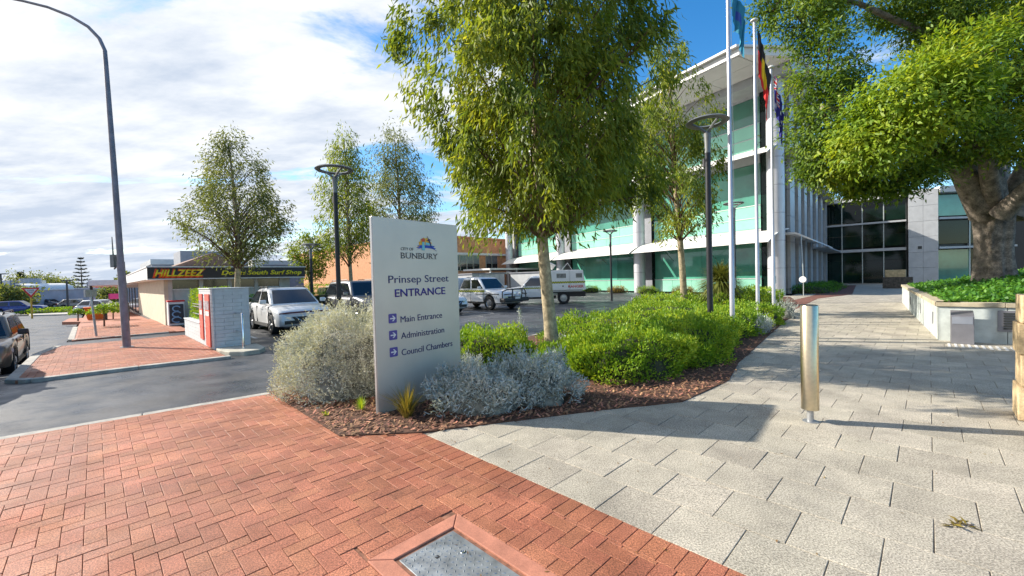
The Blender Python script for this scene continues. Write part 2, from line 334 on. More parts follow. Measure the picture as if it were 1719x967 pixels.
LW = leafmat('greygreen_leaf', [(0.35, 0.37, 0.32), (0.50, 0.52, 0.46), (0.66, 0.67, 0.61)], 0.15, 0.7, 0.2, ns=2.5)
LX = leafmat('grasstree_leaf', [(0.130, 0.078, 0.026), (0.130, 0.169, 0.039), (0.247, 0.273, 0.065), (0.338, 0.312, 0.104)], 0.25)
LT = leafmat('tussock_blade', [(0.16, 0.16, 0.03), (0.30, 0.22, 0.05), (0.38, 0.27, 0.09)], 0.3)
LP = leafmat('pine_needle', [(0.022, 0.035, 0.022), (0.04, 0.055, 0.035)], 0.1, 0.6)

# ------------------------------------------------------------------ foliage
def unit(a): return a / np.maximum(np.linalg.norm(a, axis=-1, keepdims=True), 1e-9)
def leaves(name, P, ax, L, W, m, parent=None, bend=0.25, flat=None, seed=0):
    """kite-shaped leaf blades: P base points, ax directions, L lengths, W widths"""
    r = np.random.default_rng(seed); n = len(P)
    L = np.broadcast_to(np.asarray(L, float), (n,))[:, None]; W = np.broadcast_to(np.asarray(W, float), (n,))[:, None]
    ax = unit(ax); ref = r.normal(size=(n, 3)) if flat is None else unit(flat) + 0.35*r.normal(size=(n, 3))
    side = unit(np.cross(ax, ref)); nor = np.cross(side, ax)
    mid = P + ax*L*0.42 + nor*L*bend*0.12
    V = np.stack([P, mid - side*W*0.5, P + ax*L - nor*L*bend*0.3, mid + side*W*0.5], 1).reshape(-1, 3)
    me = bpy.data.meshes.new(name); me.vertices.add(4*n); me.vertices.foreach_set('co', V.ravel().astype(np.float32))
    me.loops.add(4*n); me.loops.foreach_set('vertex_index', np.arange(4*n, dtype=np.int32))
    me.polygons.add(n); me.polygons.foreach_set('loop_start', np.arange(0, 4*n, 4, dtype=np.int32))
    me.update(calc_edges=True); me.materials.append(m)
    o = bpy.data.objects.new(name, me); col.objects.link(o)
    if parent: o.parent = parent
    return o
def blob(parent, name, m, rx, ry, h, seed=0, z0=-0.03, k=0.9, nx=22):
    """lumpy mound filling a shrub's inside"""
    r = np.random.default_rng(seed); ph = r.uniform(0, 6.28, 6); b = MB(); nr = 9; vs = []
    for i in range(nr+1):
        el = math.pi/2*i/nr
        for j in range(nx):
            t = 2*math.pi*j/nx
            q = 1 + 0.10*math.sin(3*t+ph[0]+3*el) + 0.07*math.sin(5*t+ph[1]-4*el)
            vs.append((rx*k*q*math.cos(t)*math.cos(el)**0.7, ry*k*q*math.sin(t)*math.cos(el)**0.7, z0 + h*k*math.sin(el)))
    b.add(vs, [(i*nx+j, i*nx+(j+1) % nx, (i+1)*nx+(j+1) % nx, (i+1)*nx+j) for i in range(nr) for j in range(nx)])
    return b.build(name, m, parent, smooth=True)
def dome_points(n, rx, ry, h, r, lump=0.12):
    t = r.uniform(0, 2*np.pi, n); s = r.uniform(0, 1, n)**0.8; el = np.arcsin(np.clip(s, 0, 1)); ce = np.cos(el)**0.7
    q = 1 + lump*np.sin(3*t+5*el+1.3) + lump*0.7*np.sin(7*t-6*el) + r.normal(0, 0.035, n)
    P = np.stack([rx*q*np.cos(t)*ce, ry*q*np.sin(t)*ce, h*q*np.sin(el)], 1)
    nrm = unit(np.stack([np.cos(t)*np.cos(el)/rx, np.sin(t)*np.cos(el)/ry, np.sin(el)/h], 1))
    return P, nrm

def gum_tree(label, base, height, prof, n_clump, per, leaf, trunk_r, m=LG, lean=(0, 0), seed=1, cat='tree', crown_dx=(0, 0), group=None, z_first=None, droop=1.0, bark='bark_gum', spread=0.42, name='gum_tree'):
    """prof: (height, crown radius) pairs; a tapered trunk, limbs to clumps of hanging leaves"""
    r = np.random.default_rng(seed); t = thing(name, label, cat, base, 0, group)
    zs = np.array([p[0] for p in prof]); rs = np.array([p[1] for p in prof])
    def axis(z):
        k = z/height
        return np.stack([lean[0]*k + 0.10*np.sin(k*5+seed) + crown_dx[0]*k**1.5, lean[1]*k + 0.08*np.sin(k*4+seed*2) + crown_dx[1]*k**1.5, z], -1)
    C = []
    while len(C) < n_clump:
        z = r.uniform(zs[0], zs[-1]); rr = np.interp(z, zs, rs)
        if r.uniform() > (rr/rs.max())**1.3 + 0.08: continue
        th = r.uniform(0, 6.283); q = r.uniform(0.12, 1)**0.55
        lump = 1 + 0.20*math.sin(3*th + z*1.1 + seed) + 0.12*math.sin(5*th - z*1.7)
        c = axis(np.array(z)) + np.array([math.cos(th), math.sin(th), 0])*rr*q*lump
        C.append(c)
    C = np.array(C)
    b = MB(); zz = np.linspace(0, height*0.93, 12); ax = axis(zz)
    rad = trunk_r*(1-zz/height)**0.8 + 0.012; rad[0] *= 1.22
    b.path([tuple(p) for p in ax], list(rad), 10)
    tr = b.build('trunk', M[bark], t, smooth=60)
    b = MB()
    z1 = z_first if z_first else zs[0]*0.9
    for i in r.permutation(len(C))[:min(len(C), 110)]:
        c = C[i]; d = math.hypot(c[0], c[1]); zb = max(z1, c[2] - 0.35 - d*r.uniform(0.5, 0.95)); p0 = axis(np.array(zb))
        mid = p0*0.45 + c*0.55 + np.array([0, 0, 0.10*d]); r0 = max(0.014, 0.30*np.interp(zb, zz, rad))
        b.path([tuple(p0), tuple(mid), tuple(c)], [r0, r0*0.6, 0.006], 5, cap=False)
    b.build('limbs', M['bark_dark'] if trunk_r < 0.2 else M[bark], t, smooth=60)
    n = len(C)*per; idx = np.repeat(np.arange(len(C)), per)
    sp = spread*r.uniform(0.6, 1.4, len(C))[idx][:, None]
    P = C[idx] + r.normal(size=(n, 3))*sp*np.array([0.55, 0.55, 0.85]); P[:, 2] = np.maximum(P[:, 2], zs[0]-.55)
    out = unit(P - axis(P[:, 2])*np.array([1, 1, 0]) - np.array([0, 0, 1])*P[:, 2:3])
    axd = out*0.45 + np.array([0, 0, -1.0])*droop + r.normal(size=(n, 3))*0.45
    leaves('crown', P, axd, leaf[0]*r.uniform(0.65, 1.25, n), leaf[1]*r.uniform(0.7, 1.2, n), m, t, 0.5, seed=seed)
    return t

def shrub(name, label, loc, rx, ry, h, n, leaf, m, inner, seed, cat='shrub', group=None, up=0.5, jit=0.55, lump=0.12, sprig=0, tilt=None, bare=0.0):
    r = np.random.default_rng(seed); t = thing(name, label, cat, loc, 0, group)
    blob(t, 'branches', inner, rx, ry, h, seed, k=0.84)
    P, N = dome_points(n if not sprig else n//sprig, rx, ry, h, r, lump)
    if bare: 
        keep = (P[:, 2] > h*bare) | (r.uniform(size=len(P)) < 0.3); P, N = P[keep], N[keep]
    if sprig:            # short upright sprigs, each with several leaves along it
        S = unit(N + np.array([0, 0, up]) + r.normal(size=N.shape)*0.35)
        k = np.tile(np.linspace(0, 1, sprig), len(P)); P = np.repeat(P - S*0.04, sprig, 0) + np.repeat(S, sprig, 0)*(k*0.15)[:, None]
        N = unit(np.repeat(S, sprig, 0)*0.8 + r.normal(size=P.shape)*0.6)
    else:
        P = P - N*np.abs(r.normal(size=len(P)))[:, None]*0.05
        N = unit(N + np.array([0, 0, up]) + r.normal(size=N.shape)*jit)
    P[:, 2] = np.maximum(P[:, 2], 0.01)
    leaves('foliage', P, N, leaf[0]*r.uniform(0.6, 1.3, len(P)), leaf[1]*r.uniform(0.7, 1.25, len(P)), m, t, seed=seed)
    return t
def tussock(label, loc, n, L, w, m, seed, spread=0.7, name='grass_tussock', group=None, base_r=0.05):
    r = np.random.default_rng(seed); t = thing(name, label, 'grass', loc, 0, group); b = MB()
    for i in range(n):
        th = r.uniform(0, 6.28); k = r.uniform(0.1, 1)*spread; l = L*r.uniform(0.6, 1.1); q = r.uniform(0, base_r)
        dx, dy = math.cos(th), math.sin(th); p = []
        for s_ in (0, 0.5, 1.0):
            p.append((dx*(q + l*k*s_**1.5), dy*(q + l*k*s_**1.5), l*(s_ - 0.45*k*s_*s_)))
        px, py = -dy*w/2, dx*w/2
        b.add([(p[0][0]-px, p[0][1]-py, 0), (p[0][0]+px, p[0][1]+py, 0), (p[1][0]+px, p[1][1]+py, p[1][2]), (p[1][0]-px, p[1][1]-py, p[1][2]), p[2]], [(0, 1, 2, 3), (3, 2, 4)])
    b.build('blades', m, t); return t

def text(name, s, m, parent, width, height, loc, rot=(R(90), 0, 0), bold=0.0, shear=0.0, depth=0.004, cap='H'):
    """lettering as a mesh: fitted to a width and a cap height, lower left corner at loc"""
    def mk(body):
        cu = bpy.data.curves.new('t', 'FONT'); cu.body = body; cu.offset = bold; cu.shear = shear; cu.resolution_u = 3; cu.extrude = 0.0
        o = bpy.data.objects.new('t', cu); col.objects.link(o); bpy.context.view_layer.update()
        me = bpy.data.meshes.new_from_object(o.evaluated_get(bpy.context.evaluated_depsgraph_get())); bpy.data.objects.remove(o)
        return me
    ref = mk(cap); ys = [v.co.y for v in ref.vertices]; ch = max(ys); bpy.data.meshes.remove(ref)
    me = mk(s); xs = [v.co.x for v in me.vertices]; x0, x1 = min(xs), max(xs)
    for v in me.vertices: v.co.x = (v.co.x-x0)*width/(x1-x0); v.co.y *= height/ch
    bm = bmesh.new(); bm.from_mesh(me)
    rgn = bmesh.ops.extrude_face_region(bm, geom=bm.faces[:])
    for g in rgn['geom']:
        if isinstance(g, bmesh.types.BMVert): g.co.z += depth
    bmesh.ops.recalc_face_normals(bm, faces=bm.faces); bm.to_mesh(me); bm.free()
    me.materials.clear(); me.materials.append(m); me.name = name
    bm = bmesh.new(); bm.from_mesh(me); bm.verts.ensure_lookup_table(); isl = {}; spans = []
    for v0 in bm.verts:
        if v0.index in isl: continue
        st, k = [v0], len(spans); isl[v0.index] = k; lo = hi = v0.co.x
        while st:
            v = st.pop(); lo, hi = min(lo, v.co.x), max(hi, v.co.x)
            for e in v.link_edges:
                w = e.other_vert(v)
                if w.index not in isl: isl[w.index] = k; st.append(w)
        spans.append((lo, hi, k))
    spans.sort(); runs = []
    for lo, hi, k in spans:
        if runs and lo <= runs[-1][1]: runs[-1][1] = max(runs[-1][1], hi); runs[-1][2].append(k)
        else: runs.append([lo, hi, [k]])
    nw = len(s.split()); gaps = sorted(range(1, len(runs)), key=lambda i: -(runs[i][0]-runs[i-1][1]))[:nw-1]
    words, cur = [], set()
    for i, rn in enumerate(runs):
        if i in gaps: words.append(cur); cur = set()
        cur |= set(rn[2])
    words.append(cur); out = None
    for wset in words:                              # every word is a part of its own
        b2 = bm.copy(); b2.verts.ensure_lookup_table()
        bmesh.ops.delete(b2, geom=[v for v in b2.verts if isl[v.index] not in wset], context='VERTS')
        m2 = bpy.data.meshes.new(name); b2.to_mesh(m2); b2.free(); m2.materials.append(m)
        o = bpy.data.objects.new(name, m2); col.objects.link(o); o.parent = parent; o.location = loc; o.rotation_euler = rot; out = out or o
    bm.free(); bpy.data.meshes.remove(me)
    return out

# ------------------------------------------------------------------ ground, road, car park, footpaths
def area2(p): return sum(p[i][0]*p[(i+1) % len(p)][1]-p[(i+1) % len(p)][0]*p[i][1] for i in range(len(p)))
def clip(poly, conv):
    out = list(poly)
    for i in range(len(conv)):
        a, b = conv[i], conv[(i+1) % len(conv)]; inp, out = out, []
        side = lambda p: (b[0]-a[0])*(p[1]-a[1])-(b[1]-a[1])*(p[0]-a[0])
        for k in range(len(inp)):
            p, q = inp[k], inp[(k+1) % len(inp)]; sp_, sq = side(p), side(q)
            if sp_ >= 0: out.append(p)
            if (sp_ >= 0) != (sq >= 0):
                t = sp_/(sp_-sq); out.append((p[0]+(q[0]-p[0])*t, p[1]+(q[1]-p[1])*t))
        if len(out) < 3: return []
    return out
def inset(poly, d):
    n = len(poly); ls = []
    for i in range(n):
        p, q = poly[i], poly[(i+1) % n]; dx, dy = q[0]-p[0], q[1]-p[1]; l = math.hypot(dx, dy)
        if l < 1e-5: continue
        nx, ny = -dy/l, dx/l; ls.append((p[0]+nx*d, p[1]+ny*d, dx/l, dy/l))
    out = []
    for i in range(len(ls)):
        a, b = ls[i-1], ls[i]; cr_ = a[2]*b[3]-a[3]*b[2]
        if abs(cr_) < 1e-4: out.append((b[0], b[1])); continue
        t = ((b[0]-a[0])*b[3]-(b[1]-a[1])*b[2])/cr_; out.append((a[0]+a[2]*t, a[1]+a[3]*t))
    return out
def inside(p, poly):
    c = False; n = len(poly)
    for i in range(n):
        (x1, y1), (x2, y2) = poly[i], poly[(i+1) % n]
        if (y1 > p[1]) != (y2 > p[1]) and p[0] < (x2-x1)*(p[1]-y1)/(y2-y1)+x1: c = not c
    return c
def slab(mb, poly, zt, zb=-0.07, joint=0.0018, ch=0.0025):
    """one paver: bottom open, chamfered top"""
    q = inset(poly, joint); 
    if len(q) < 3 or area2(q) < 2e-4: return False
    q2 = inset(q, ch)
    if len(q2) != len(q) or area2(q2) < 1e-4: return False
    n = len(q)
    mb.add([(x, y, zb) for x, y in q] + [(x, y, zt-ch*0.8) for x, y in q] + [(x, y, zt) for x, y in q2],
           [(i, (i+1) % n, n+(i+1) % n, n+i) for i in range(n)] + [(n+i, n+(i+1) % n, 2*n+(i+1) % n, 2*n+i) for i in range(n)] + [tuple(range(2*n, 3*n))])
    return True
def sheet(name, poly, z, m, label=None, rz=STREET):
    b = MB(); b.add([(x, y, z) for x, y in (poly if area2(poly) > 0 else poly[::-1])], [tuple(range(len(poly)))])
    return struct(b.build(name, m, rz=rz), label)
ZR = -0.06
sheet('ground', [(-900, -900), (900, -900), (900, 900), (-900, 900)], -1.75, mat('dusty_ground', (0.12, 0.12, 0.10), 0.9, var=0.3, ns=0.1))
def road_z(a, c=-5.0):
    """the street falls away past the driveway"""
    f = 0.085*min(max(-a-12.2, 0), 7) + 0.010*min(max(-a-20, 0), 80)
    return ZR - f
b = MB(); As = [40, 10, -4, -8, -9.5, -11, -12.2, -14, -16, -18, -19.2, -24, -30, -40, -60, -80, -100, -180]; Cs = [-1.0, -1.5, -2.1, -2.7, -4, -8, -20, -60]
b.add([(a_, c_, road_z(a_, c_)) for a_ in As for c_ in Cs], [(i*len(Cs)+j, i*len(Cs)+j+1, (i+1)*len(Cs)+j+1, (i+1)*len(Cs)+j) for i in range(len(As)-1) for j in range(len(Cs)-1)])
struct(b.build('road', M['asphalt'], rz=STREET, smooth=80), 'damp dark asphalt road falling away past the footpath')
b = MB(); b.prism([(-58, 2.0), (-19.9, 2.0), (-19.9, -0.9), (-18.0, -0.9), (-18.0, 2.2), (-12.2, 2.2), (-12.2, -1.0), (3, -1.0), (60, -1.0), (60, 120), (-58, 120)], -1.8, ZR+0.004)
struct(b.build('car_park', M['asphalt'], rz=STREET), 'damp asphalt car park and driveway')

CB, CG = 2.23, 2.45                      # header course, edge of the grey paving
BED = [(-7.15, 1.84), (-4.48, 1.80), (-3.91, 2.42), (-2.88, 4.27), (-2.24, 5.28), (-2.16, 6.8), (-2.44, 8.18), (-3.0, 13.0), (-3.54, 18.0), (-4.9, 26), (-6.2, 31.0), (-10.4, 31.0), (-9.6, 20), (-8.5, 13), (-7.6, 6)]
def pavement(name, tiles, zone, m, base_poly, mj, n_ind, zt=0.0, piece='brick', label=None, joint=0.0018, ch=0.0025, skip=None, share=True):
    """base sheet with every paver as raised geometry: the n_ind nearest as single parts, the rest joined"""
    b = MB(); b.prism(base_poly, -1.2, zt-0.0075); o = struct(b.build(name, mj, rz=STREET), label)
    items = []
    for poly, kind, org in tiles:
        cx_, cy_ = sum(p[0] for p in poly)/len(poly), sum(p[1] for p in poly)/len(poly)
        if skip and skip((cx_, cy_)): continue
        w = AC(cx_, cy_)
        if not in_view(w, 0.16): continue
        q = clip(poly, zone)
        if not q: continue
        full = abs(area2(q)-area2(poly)) < 1e-6
        items.append((w.length if in_view(w, -0.01) else w.length+50, q, kind if full else None, org))
    items.sort(key=lambda k: k[0])
    shared = {}; rest = MB(); k = 0
    for d, q, kind, org in items:
        h = zt + random.gauss(0, 0.0011)
        if k < n_ind:
            if kind is not None and share:
                if kind not in shared:
                    mb = MB(); slab(mb, [(x-org[0], y-org[1]) for x, y in q], 0, joint=joint, ch=ch); ob = mb.build(piece, m, o); shared[kind] = ob.data
                else:
                    ob = bpy.data.objects.new(piece, shared[kind]); col.objects.link(ob); ob.parent = o
                ob.location = (org[0], org[1], h); ob.rotation_euler = (random.gauss(0, 0.004), random.gauss(0, 0.004), random.gauss(0, 0.004))
            else:
                c0 = (sum(p[0] for p in q)/len(q), sum(p[1] for p in q)/len(q)); mb = MB()
                if not slab(mb, [(x-c0[0], y-c0[1]) for x, y in q], 0, joint=joint, ch=ch): continue
                ob = mb.build(piece, m, o); ob.location = (c0[0], c0[1], h)
            k += 1
        else: slab(rest, q, h, joint=joint, ch=ch)
    if rest.f:
        ro = rest.build(piece + '_field', m, o); ro['kind'] = 'stuff'
    return o
def herringbone(a0, a1, c0, c1, W=0.11):
    out = []
    for i in range(int(a0/W)-2, int(a1/W)+2):
        for j in range(int(c0/W)-2, int(c1/W)+2):
            r4 = (i-j) % 4; x, y = i*W, j*W
            if r4 == 0: out.append(([(x, y), (x+2*W, y), (x+2*W, y+W), (x, y+W)], 'h', (x+W, y+W/2)))
            elif r4 == 3: out.append(([(x, y), (x+W, y), (x+W, y+2*W), (x, y+2*W)], 'v', (x+W/2, y+W)))
    return out
# cover position (its frame interrupts the bricks)
COV = (-2.36, -0.9, 1.08, 1.75)           # a0, a1, c0, c1 of the concrete frame
def in_cover(p): return COV[0] < p[0] < COV[1] and COV[2] < p[1] < COV[3]
def in_bed(p): return (p[0] < -6.2 and p[1] > 1.9 and p[1] < 31) or inside(p, [(x, y) for x, y in inset(BED[::-1] if area2(BED) < 0 else BED, 0.16)] or BED)
drive = lambda c: -7.52 + 0.115*(c+0.83)/0.83*0.83     # edge of the brick footpath along the driveway
zone_near = [(drive(-1.0)+0.16, -1.0), (6, -1.0), (6, CB), (drive(CB)+0.16, CB)]
tiles = herringbone(-8.2, 3.0, -1.1, 2.4)
head = [([(x, CB), (x+0.11, CB), (x+0.11, CG), (x, CG)], 'head', (x+0.055, (CB+CG)/2)) for x in np.arange(-4.2, 4, 0.11)]
zone_all = [(drive(-1.0)+0.16, -1.0), (6, -1.0), (6, CG), (drive(CG)+0.16, CG)]
tiles2 = []
for poly, k, o_ in tiles:
    q = clip(poly, zone_near)
    if not q: continue
    cc = clip(q, [(COV[0], COV[2]), (COV[1], COV[2]), (COV[1], COV[3]), (COV[0], COV[3])])
    if cc and area2(cc) > 0.97*area2(q): continue
    if cc:                                # cut round the cover frame: keep the largest remaining piece
        best = []
        for half in ([(-99, -99), (COV[0], -99), (COV[0], 99), (-99, 99)], [(COV[1], -99), (99, -99), (99, 99), (COV[1], 99)],
                     [(-99, -99), (99, -99), (99, COV[2]), (-99, COV[2])], [(-99, COV[3]), (99, COV[3]), (99, 99), (-99, 99)]):
            z_ = clip(q, half)
            if z_ and (not best or area2(z_) > area2(best)): best = z_
        if best: tiles2.append((best, None, o_))
        continue
    full = abs(area2(q)-area2(poly)) < 1e-6
    tiles2.append((q, k if full else None, o_))
foot = pavement('footpath', tiles2 + head, zone_all, M['brick'], [(drive(-1.0)+0.15, -1.0), (8, -1.0), (8, CG), (drive(CG)+0.15, CG)], M['joint'], 300,
                skip=in_bed, label='red clay brick footpath beside the driveway')
# grey paving
tl = []
pa, pc = 0.424, 0.468
for j in range(0, 64):
    c0 = CG + j*pc - 0.02
    for i in range(-26, 22):
        a0 = i*pa + (0.21 if j % 2 else 0) + 0.02
        tl.append(([(a0, c0), (a0+pa, c0), (a0+pa, c0+pc), (a0, c0+pc)], 'p', (a0+pa/2, c0+pc/2)))
paved = pavement('paved_walk', tl, [(-9, CG), (8.2, CG), (8.2, 34), (-9, 34)], M['paver'], [(-4, CG+0.002), (9, CG+0.002), (9, 33), (-6.4, 33), (-6.3, 26), (-5, 10)], M['joint_grey'], 300, piece='paver', skip=in_bed,
                 label='grey exposed aggregate paving leading to the entrance', joint=0.0025, ch=0.003)
sheet('entrance_paving', [(-6.4, 32.3), (9, 32.3), (9, 66), (-9, 66)], -0.003, M['paver'])

# driveway side kerb, street kerbs
def kerb(pts, w=0.15, zt=0.0, name='kerb', label=None):
    b = MB()
    for i in range(len(pts)-1):
        p, q = Vector(pts[i]), Vector(pts[i+1]); d = (q-p).normalized(); n = Vector((-d.y, d.x))*w/2; L_ = (q-p).length; k = max(1, int(L_/1.2))
        for s_ in range(k):
            a_ = p+d*(L_*s_/k+0.004); b_ = p+d*(L_*(s_+1)/k-0.004)
            b.prism([(a_-n)[:], (b_-n)[:], (b_+n)[:], (a_+n)[:]], -1.3, zt)
    return struct(b.build(name, M['kerb'], rz=STREET, bevel=0.012), label)
kerb([(drive(-1.0)+0.075, -1.07), (drive(1.84)+0.075, 1.84)], 0.15, -0.004, label='pale concrete edge between brick footpath and driveway')
kerb([(drive(-1.0), -1.07), (7, -1.07)], 0.15, -0.002)
kerb([(-7.3, 1.95), (-7.68, 6), (-8.58, 13), (-9.68, 20), (-10.5, 31)], 0.15, 0.0)

# brick island across the driveway, with its rounded kerb
ISL = [(-12.0, -1.22), (-16.5, -1.15), (-18.25, -0.82), (-18.2, 2.12), (-13.0, 2.12), (-12.75, 2.9), (-11.45, 2.82), (-11.75, 0.8)]
ISLc = [(-11.95, -1.1), (-16.5, -1.05), (-18.2, -0.75), (-18.15, 2.13), (-11.6, 2.13)]
ISLc = ISLc if area2(ISLc) > 0 else ISLc[::-1]
pavement('footpath', herringbone(-18.6, -11.2, -1.4, 2.5), ISLc, M['brick'], ISLc, M['joint'], 0, label='brick footpath island around the tall light pole')
kerb([(-11.58, 2.2), (-11.80, 0.6), (-11.88, -0.9), (-12.2, -1.17), (-16.5, -1.12), (-18.25, -0.82)], 0.17, 0.012)
fpz = lambda a: -0.012 - 0.014*min(max(-a-27, 0), 90)
b = MB(); As = [-20.0, -27, -40, -60, -80, -117]
b.add([(a_, c_, z_) for a_ in As for c_, z_ in ((-0.6, -2.2), (-0.6, fpz(a_)), (2.5, fpz(a_)), (2.5, -2.2))], [(i*4+j, i*4+j+1, i*4+j+5, i*4+j+4) for i in range(len(As)-1) for j in range(3)]+[(0, 1, 2, 3)])
far_fp = struct(b.build('footpath', M['brick_far'], rz=STREET), 'brick footpath passing the surf shop')
fld = MB()
for poly, k, o_ in herringbone(-27, -20, -0.7, 2.3):
    q = clip(poly, [(-27, -0.5), (-20.05, -0.5), (-20.05, 2.1), (-27, 2.1)])
    if q and in_view(AC(*o_)): slab(fld, q, random.gauss(0, 0.001))
fo = fld.build('brick_field', M['brick'], far_fp); fo['kind'] = 'stuff'
kerb([(-20.05, 1.9), (-20.12, -0.4), (-20.4, -0.62), (-27, -0.67)], 0.16, 0.0)
b = MB()
for c_ in (3.6, 7.0, 10.4, 13.9, 17.4, 20.9, 24.2): b.add([(-20.5, c_-0.05, ZR+0.008), (-15.2, c_-0.05, ZR+0.008), (-15.2, c_+0.05, ZR+0.008), (-20.5, c_+0.05, ZR+0.008)], [(0, 1, 2, 3)])
struct(b.build('bay_markings', M['white_line'], rz=STREET), 'faded white parking bay lines')
b = MB()
for i in range(9):
    x0 = -21-i*5; b.add([(x0, -8.06, road_z(x0)+.006), (x0-2.5, -8.06, road_z(x0-2.5)+.006), (x0-2.5, -7.94, road_z(x0-2.5)+.006), (x0, -7.94, road_z(x0)+.006)], [(3, 2, 1, 0)])
struct(b.build('road_markings', M['white_line'], rz=STREET), 'broken white centre line of the road')

# ------------------------------------------------------------------ garden bed with bark mulch
b = MB(); b.prism(BED, -0.3, 0.012); struct(b.build('garden_bed', M['soil'], rz=STREET), 'dark soil of the planting bed')
r = np.random.default_rng(11); ch = MB(); nC = 0
while nC < 13000:
    a_, c_ = r.uniform(-7.4, -2.0), 1.8 + abs(r.normal(0, 4.2))
    if c_ > 20 or not inside((a_+r.normal(0, .035), c_+r.normal(0, .035)), BED): continue
    L_, w_ = r.uniform(0.018, 0.075), r.uniform(0.009, 0.025); th, ti = r.uniform(0, 3.14), r.normal(0, 0.3); z_ = 0.013 + abs(r.normal(0, 0.010))
    dx, dy = math.cos(th)*L_/2, math.sin(th)*L_/2; ex, ey = -math.sin(th)*w_/2, math.cos(th)*w_/2; dz = abs(math.sin(ti)*L_/2); z_ += dz
    ch.add([(a_-dx-ex, c_-dy-ey, z_-dz), (a_+dx-ex, c_+dy-ey, z_+dz), (a_+dx+ex, c_+dy+ey, z_+dz+r.normal(0, 0.003)), (a_-dx+ex, c_-dy+ey, z_-dz)], [(0, 1, 2, 3)]); nC += 1
struct(ch.build('bark_mulch', M['chips'], rz=STREET), 'reddish brown bark chips spread over the bed', 'stuff')

# ------------------------------------------------------------------ utility cover in the bricks
t = thing('utility_cover', 'grey tread plate utility cover in a terracotta concrete frame', 'cover', (0, 0, 0), STREET)
a0, a1, c0, c1 = COV; w_ = 0.115
def trap(pts, z0=-0.06, z1=0.004): m_ = MB(); m_.prism(inset(pts if area2(pts) > 0 else pts[::-1], 0.002), z0, z1); return m_.build('frame_side', M['cover_frame'], t, bevel=0.005)
trap([(a0, c0), (a0+w_, c0+w_), (a0+w_, c1-w_), (a0, c1)]); trap([(a1, c0), (a1-w_, c0+w_), (a1-w_, c1-w_), (a1, c1)])
trap([(a0, c1), (a0+w_, c1-w_), (a1-w_, c1-w_), (a1, c1)]); trap([(a0, c0), (a0+w_, c0+w_), (a1-w_, c0+w_), (a1, c0)])
b = MB(); b.box(a0+w_+.003, a1-w_-.003, c0+w_+.003, c1-w_-.003, -0.05, -0.012); b.build('rim', M['plate_rim'], t)
p0, p1, q0, q1 = a0+w_+.022, a1-w_-.022, c0+w_+.022, c1-w_-.022
b = MB(); b.box(p0, p1, q0, q1, -0.04, -0.003); lid = b.build('tread_plate', M['plate'], t, bevel=0.003)
b = MB(); i = 0
for x in np.arange(p0+.03, p1-.02, 0.036):
    for y in np.arange(q0+.025, q1-.02, 0.036):
        i += 1; th = R(45) if (round((x-p0)/0.036)+round((y-q0)/0.036)) % 2 else R(-45)
        dx, dy = math.cos(th)*.013, math.sin(th)*.013; ex, ey = -math.sin(th)*.0042, math.cos(th)*.0042; z_ = -0.003
        b.add([(x-dx, y-dy, z_), (x+ex, y+ey, z_), (x+dx, y+dy, z_), (x-ex, y-ey, z_), (x-dx*.5, y-dy*.5, z_+.0035), (x+dx*.5, y+dy*.5, z_+.0035)], [(0, 1, 4), (1, 5, 4), (1, 2, 5), (2, 3, 5), (3, 4, 5), (3, 0, 4)])
lugs = b.build('tread_lugs', M['plate'], lid); lugs['kind'] = 'stuff'
for (x, y) in (((p0+p1)/2+.08, (q0+q1)/2-.02), ((p0+.22), q1-.09)):
    b = MB(); b.lathe([(0.016, -0.004), (0.016, 0.0005), (0.010, 0.0015), (0.009, -0.002), (0, -0.002)], 14, (x, y, 0)); bo = b.build('bolt', M['chrome'], lid)
b = MB(); b.box(p0+.13, p0+.155, q0+.16, q0+.185, -0.0035, -0.0015); b.build('lifting_hole', M['rubber'], lid)

# ------------------------------------------------------------------ entrance sign
sg = thing('entrance_sign', 'tall aluminium entrance sign with city logo and three arrow directions', 'sign', (-1.674, 5.098, 0), R(90-39.06))
b = MB(); b.box(-0.012, 1.402, 0.0, 0.05, -0.1, 2.452); b.build('panel', M['alu'], sg, bevel=0.006)
b = MB(); b.box(-0.018, -0.0125, 0.006, 0.044, -0.1, 2.44); b.build('edge_strip', M['alu_edge'], sg)
yy = -0.001
text('street_name', 'Prinsep Street', M['navy'], sg, 1.012, 0.095, (0.192, yy, 1.628))
text('entrance_lettering', 'ENTRANCE', M['violet'], sg, 0.85, 0.098, (0.282, yy, 1.450), bold=0.012)
text('city_lettering', 'CITY OF', M['charcoal'], sg, 0.20, 0.036, (0.395, yy, 2.052))
bun = text('bunbury_lettering', 'BUNBURY', M['charcoal'], sg, 0.615, 0.075, (0.393, yy, 1.945))
b = MB()                                   # serifs of the roman capitals
for (x0, up_, dn) in ((.0, 1, 1), (.093, 1, 0), (.145, 1, 0), (.192, 0, 1), (.245, 1, 0), (.278, 1, 1), (.372, 1, 0), (.424, 1, 0), (.468, 1, 1), (.535, 0, 1), (.545, 1, 0), (.60, 1, 0), (.575, 0, 1)):
    if up_: b.box(x0-.012, x0+.020, -0.003, 0, .0715, .0755)
    if dn: b.box(x0-.012, x0+.020, -0.003, 0, -.0005, .0035)
b.build('serifs', M['charcoal'], sg, loc=(0.397, yy, 1.945))
def flat(name, pts, m, y=-0.004, th=0.003, parent=sg):
    b = MB(); pts = pts if area2(pts) < 0 else pts[::-1]; b.extr(pts, 'y', y, y+th); return b.build(name, m, parent)
lg = flat('logo_sun', [(.66, 2.10)] + [(.80+.125*math.cos(k)*(1.0 if i % 2 else .86), 2.115+.125*math.sin(k)*(1.0 if i % 2 else .86)) for i, k in enumerate(np.linspace(2.9, 0.25, 13))] + [(.92, 2.10)], M['gold'])
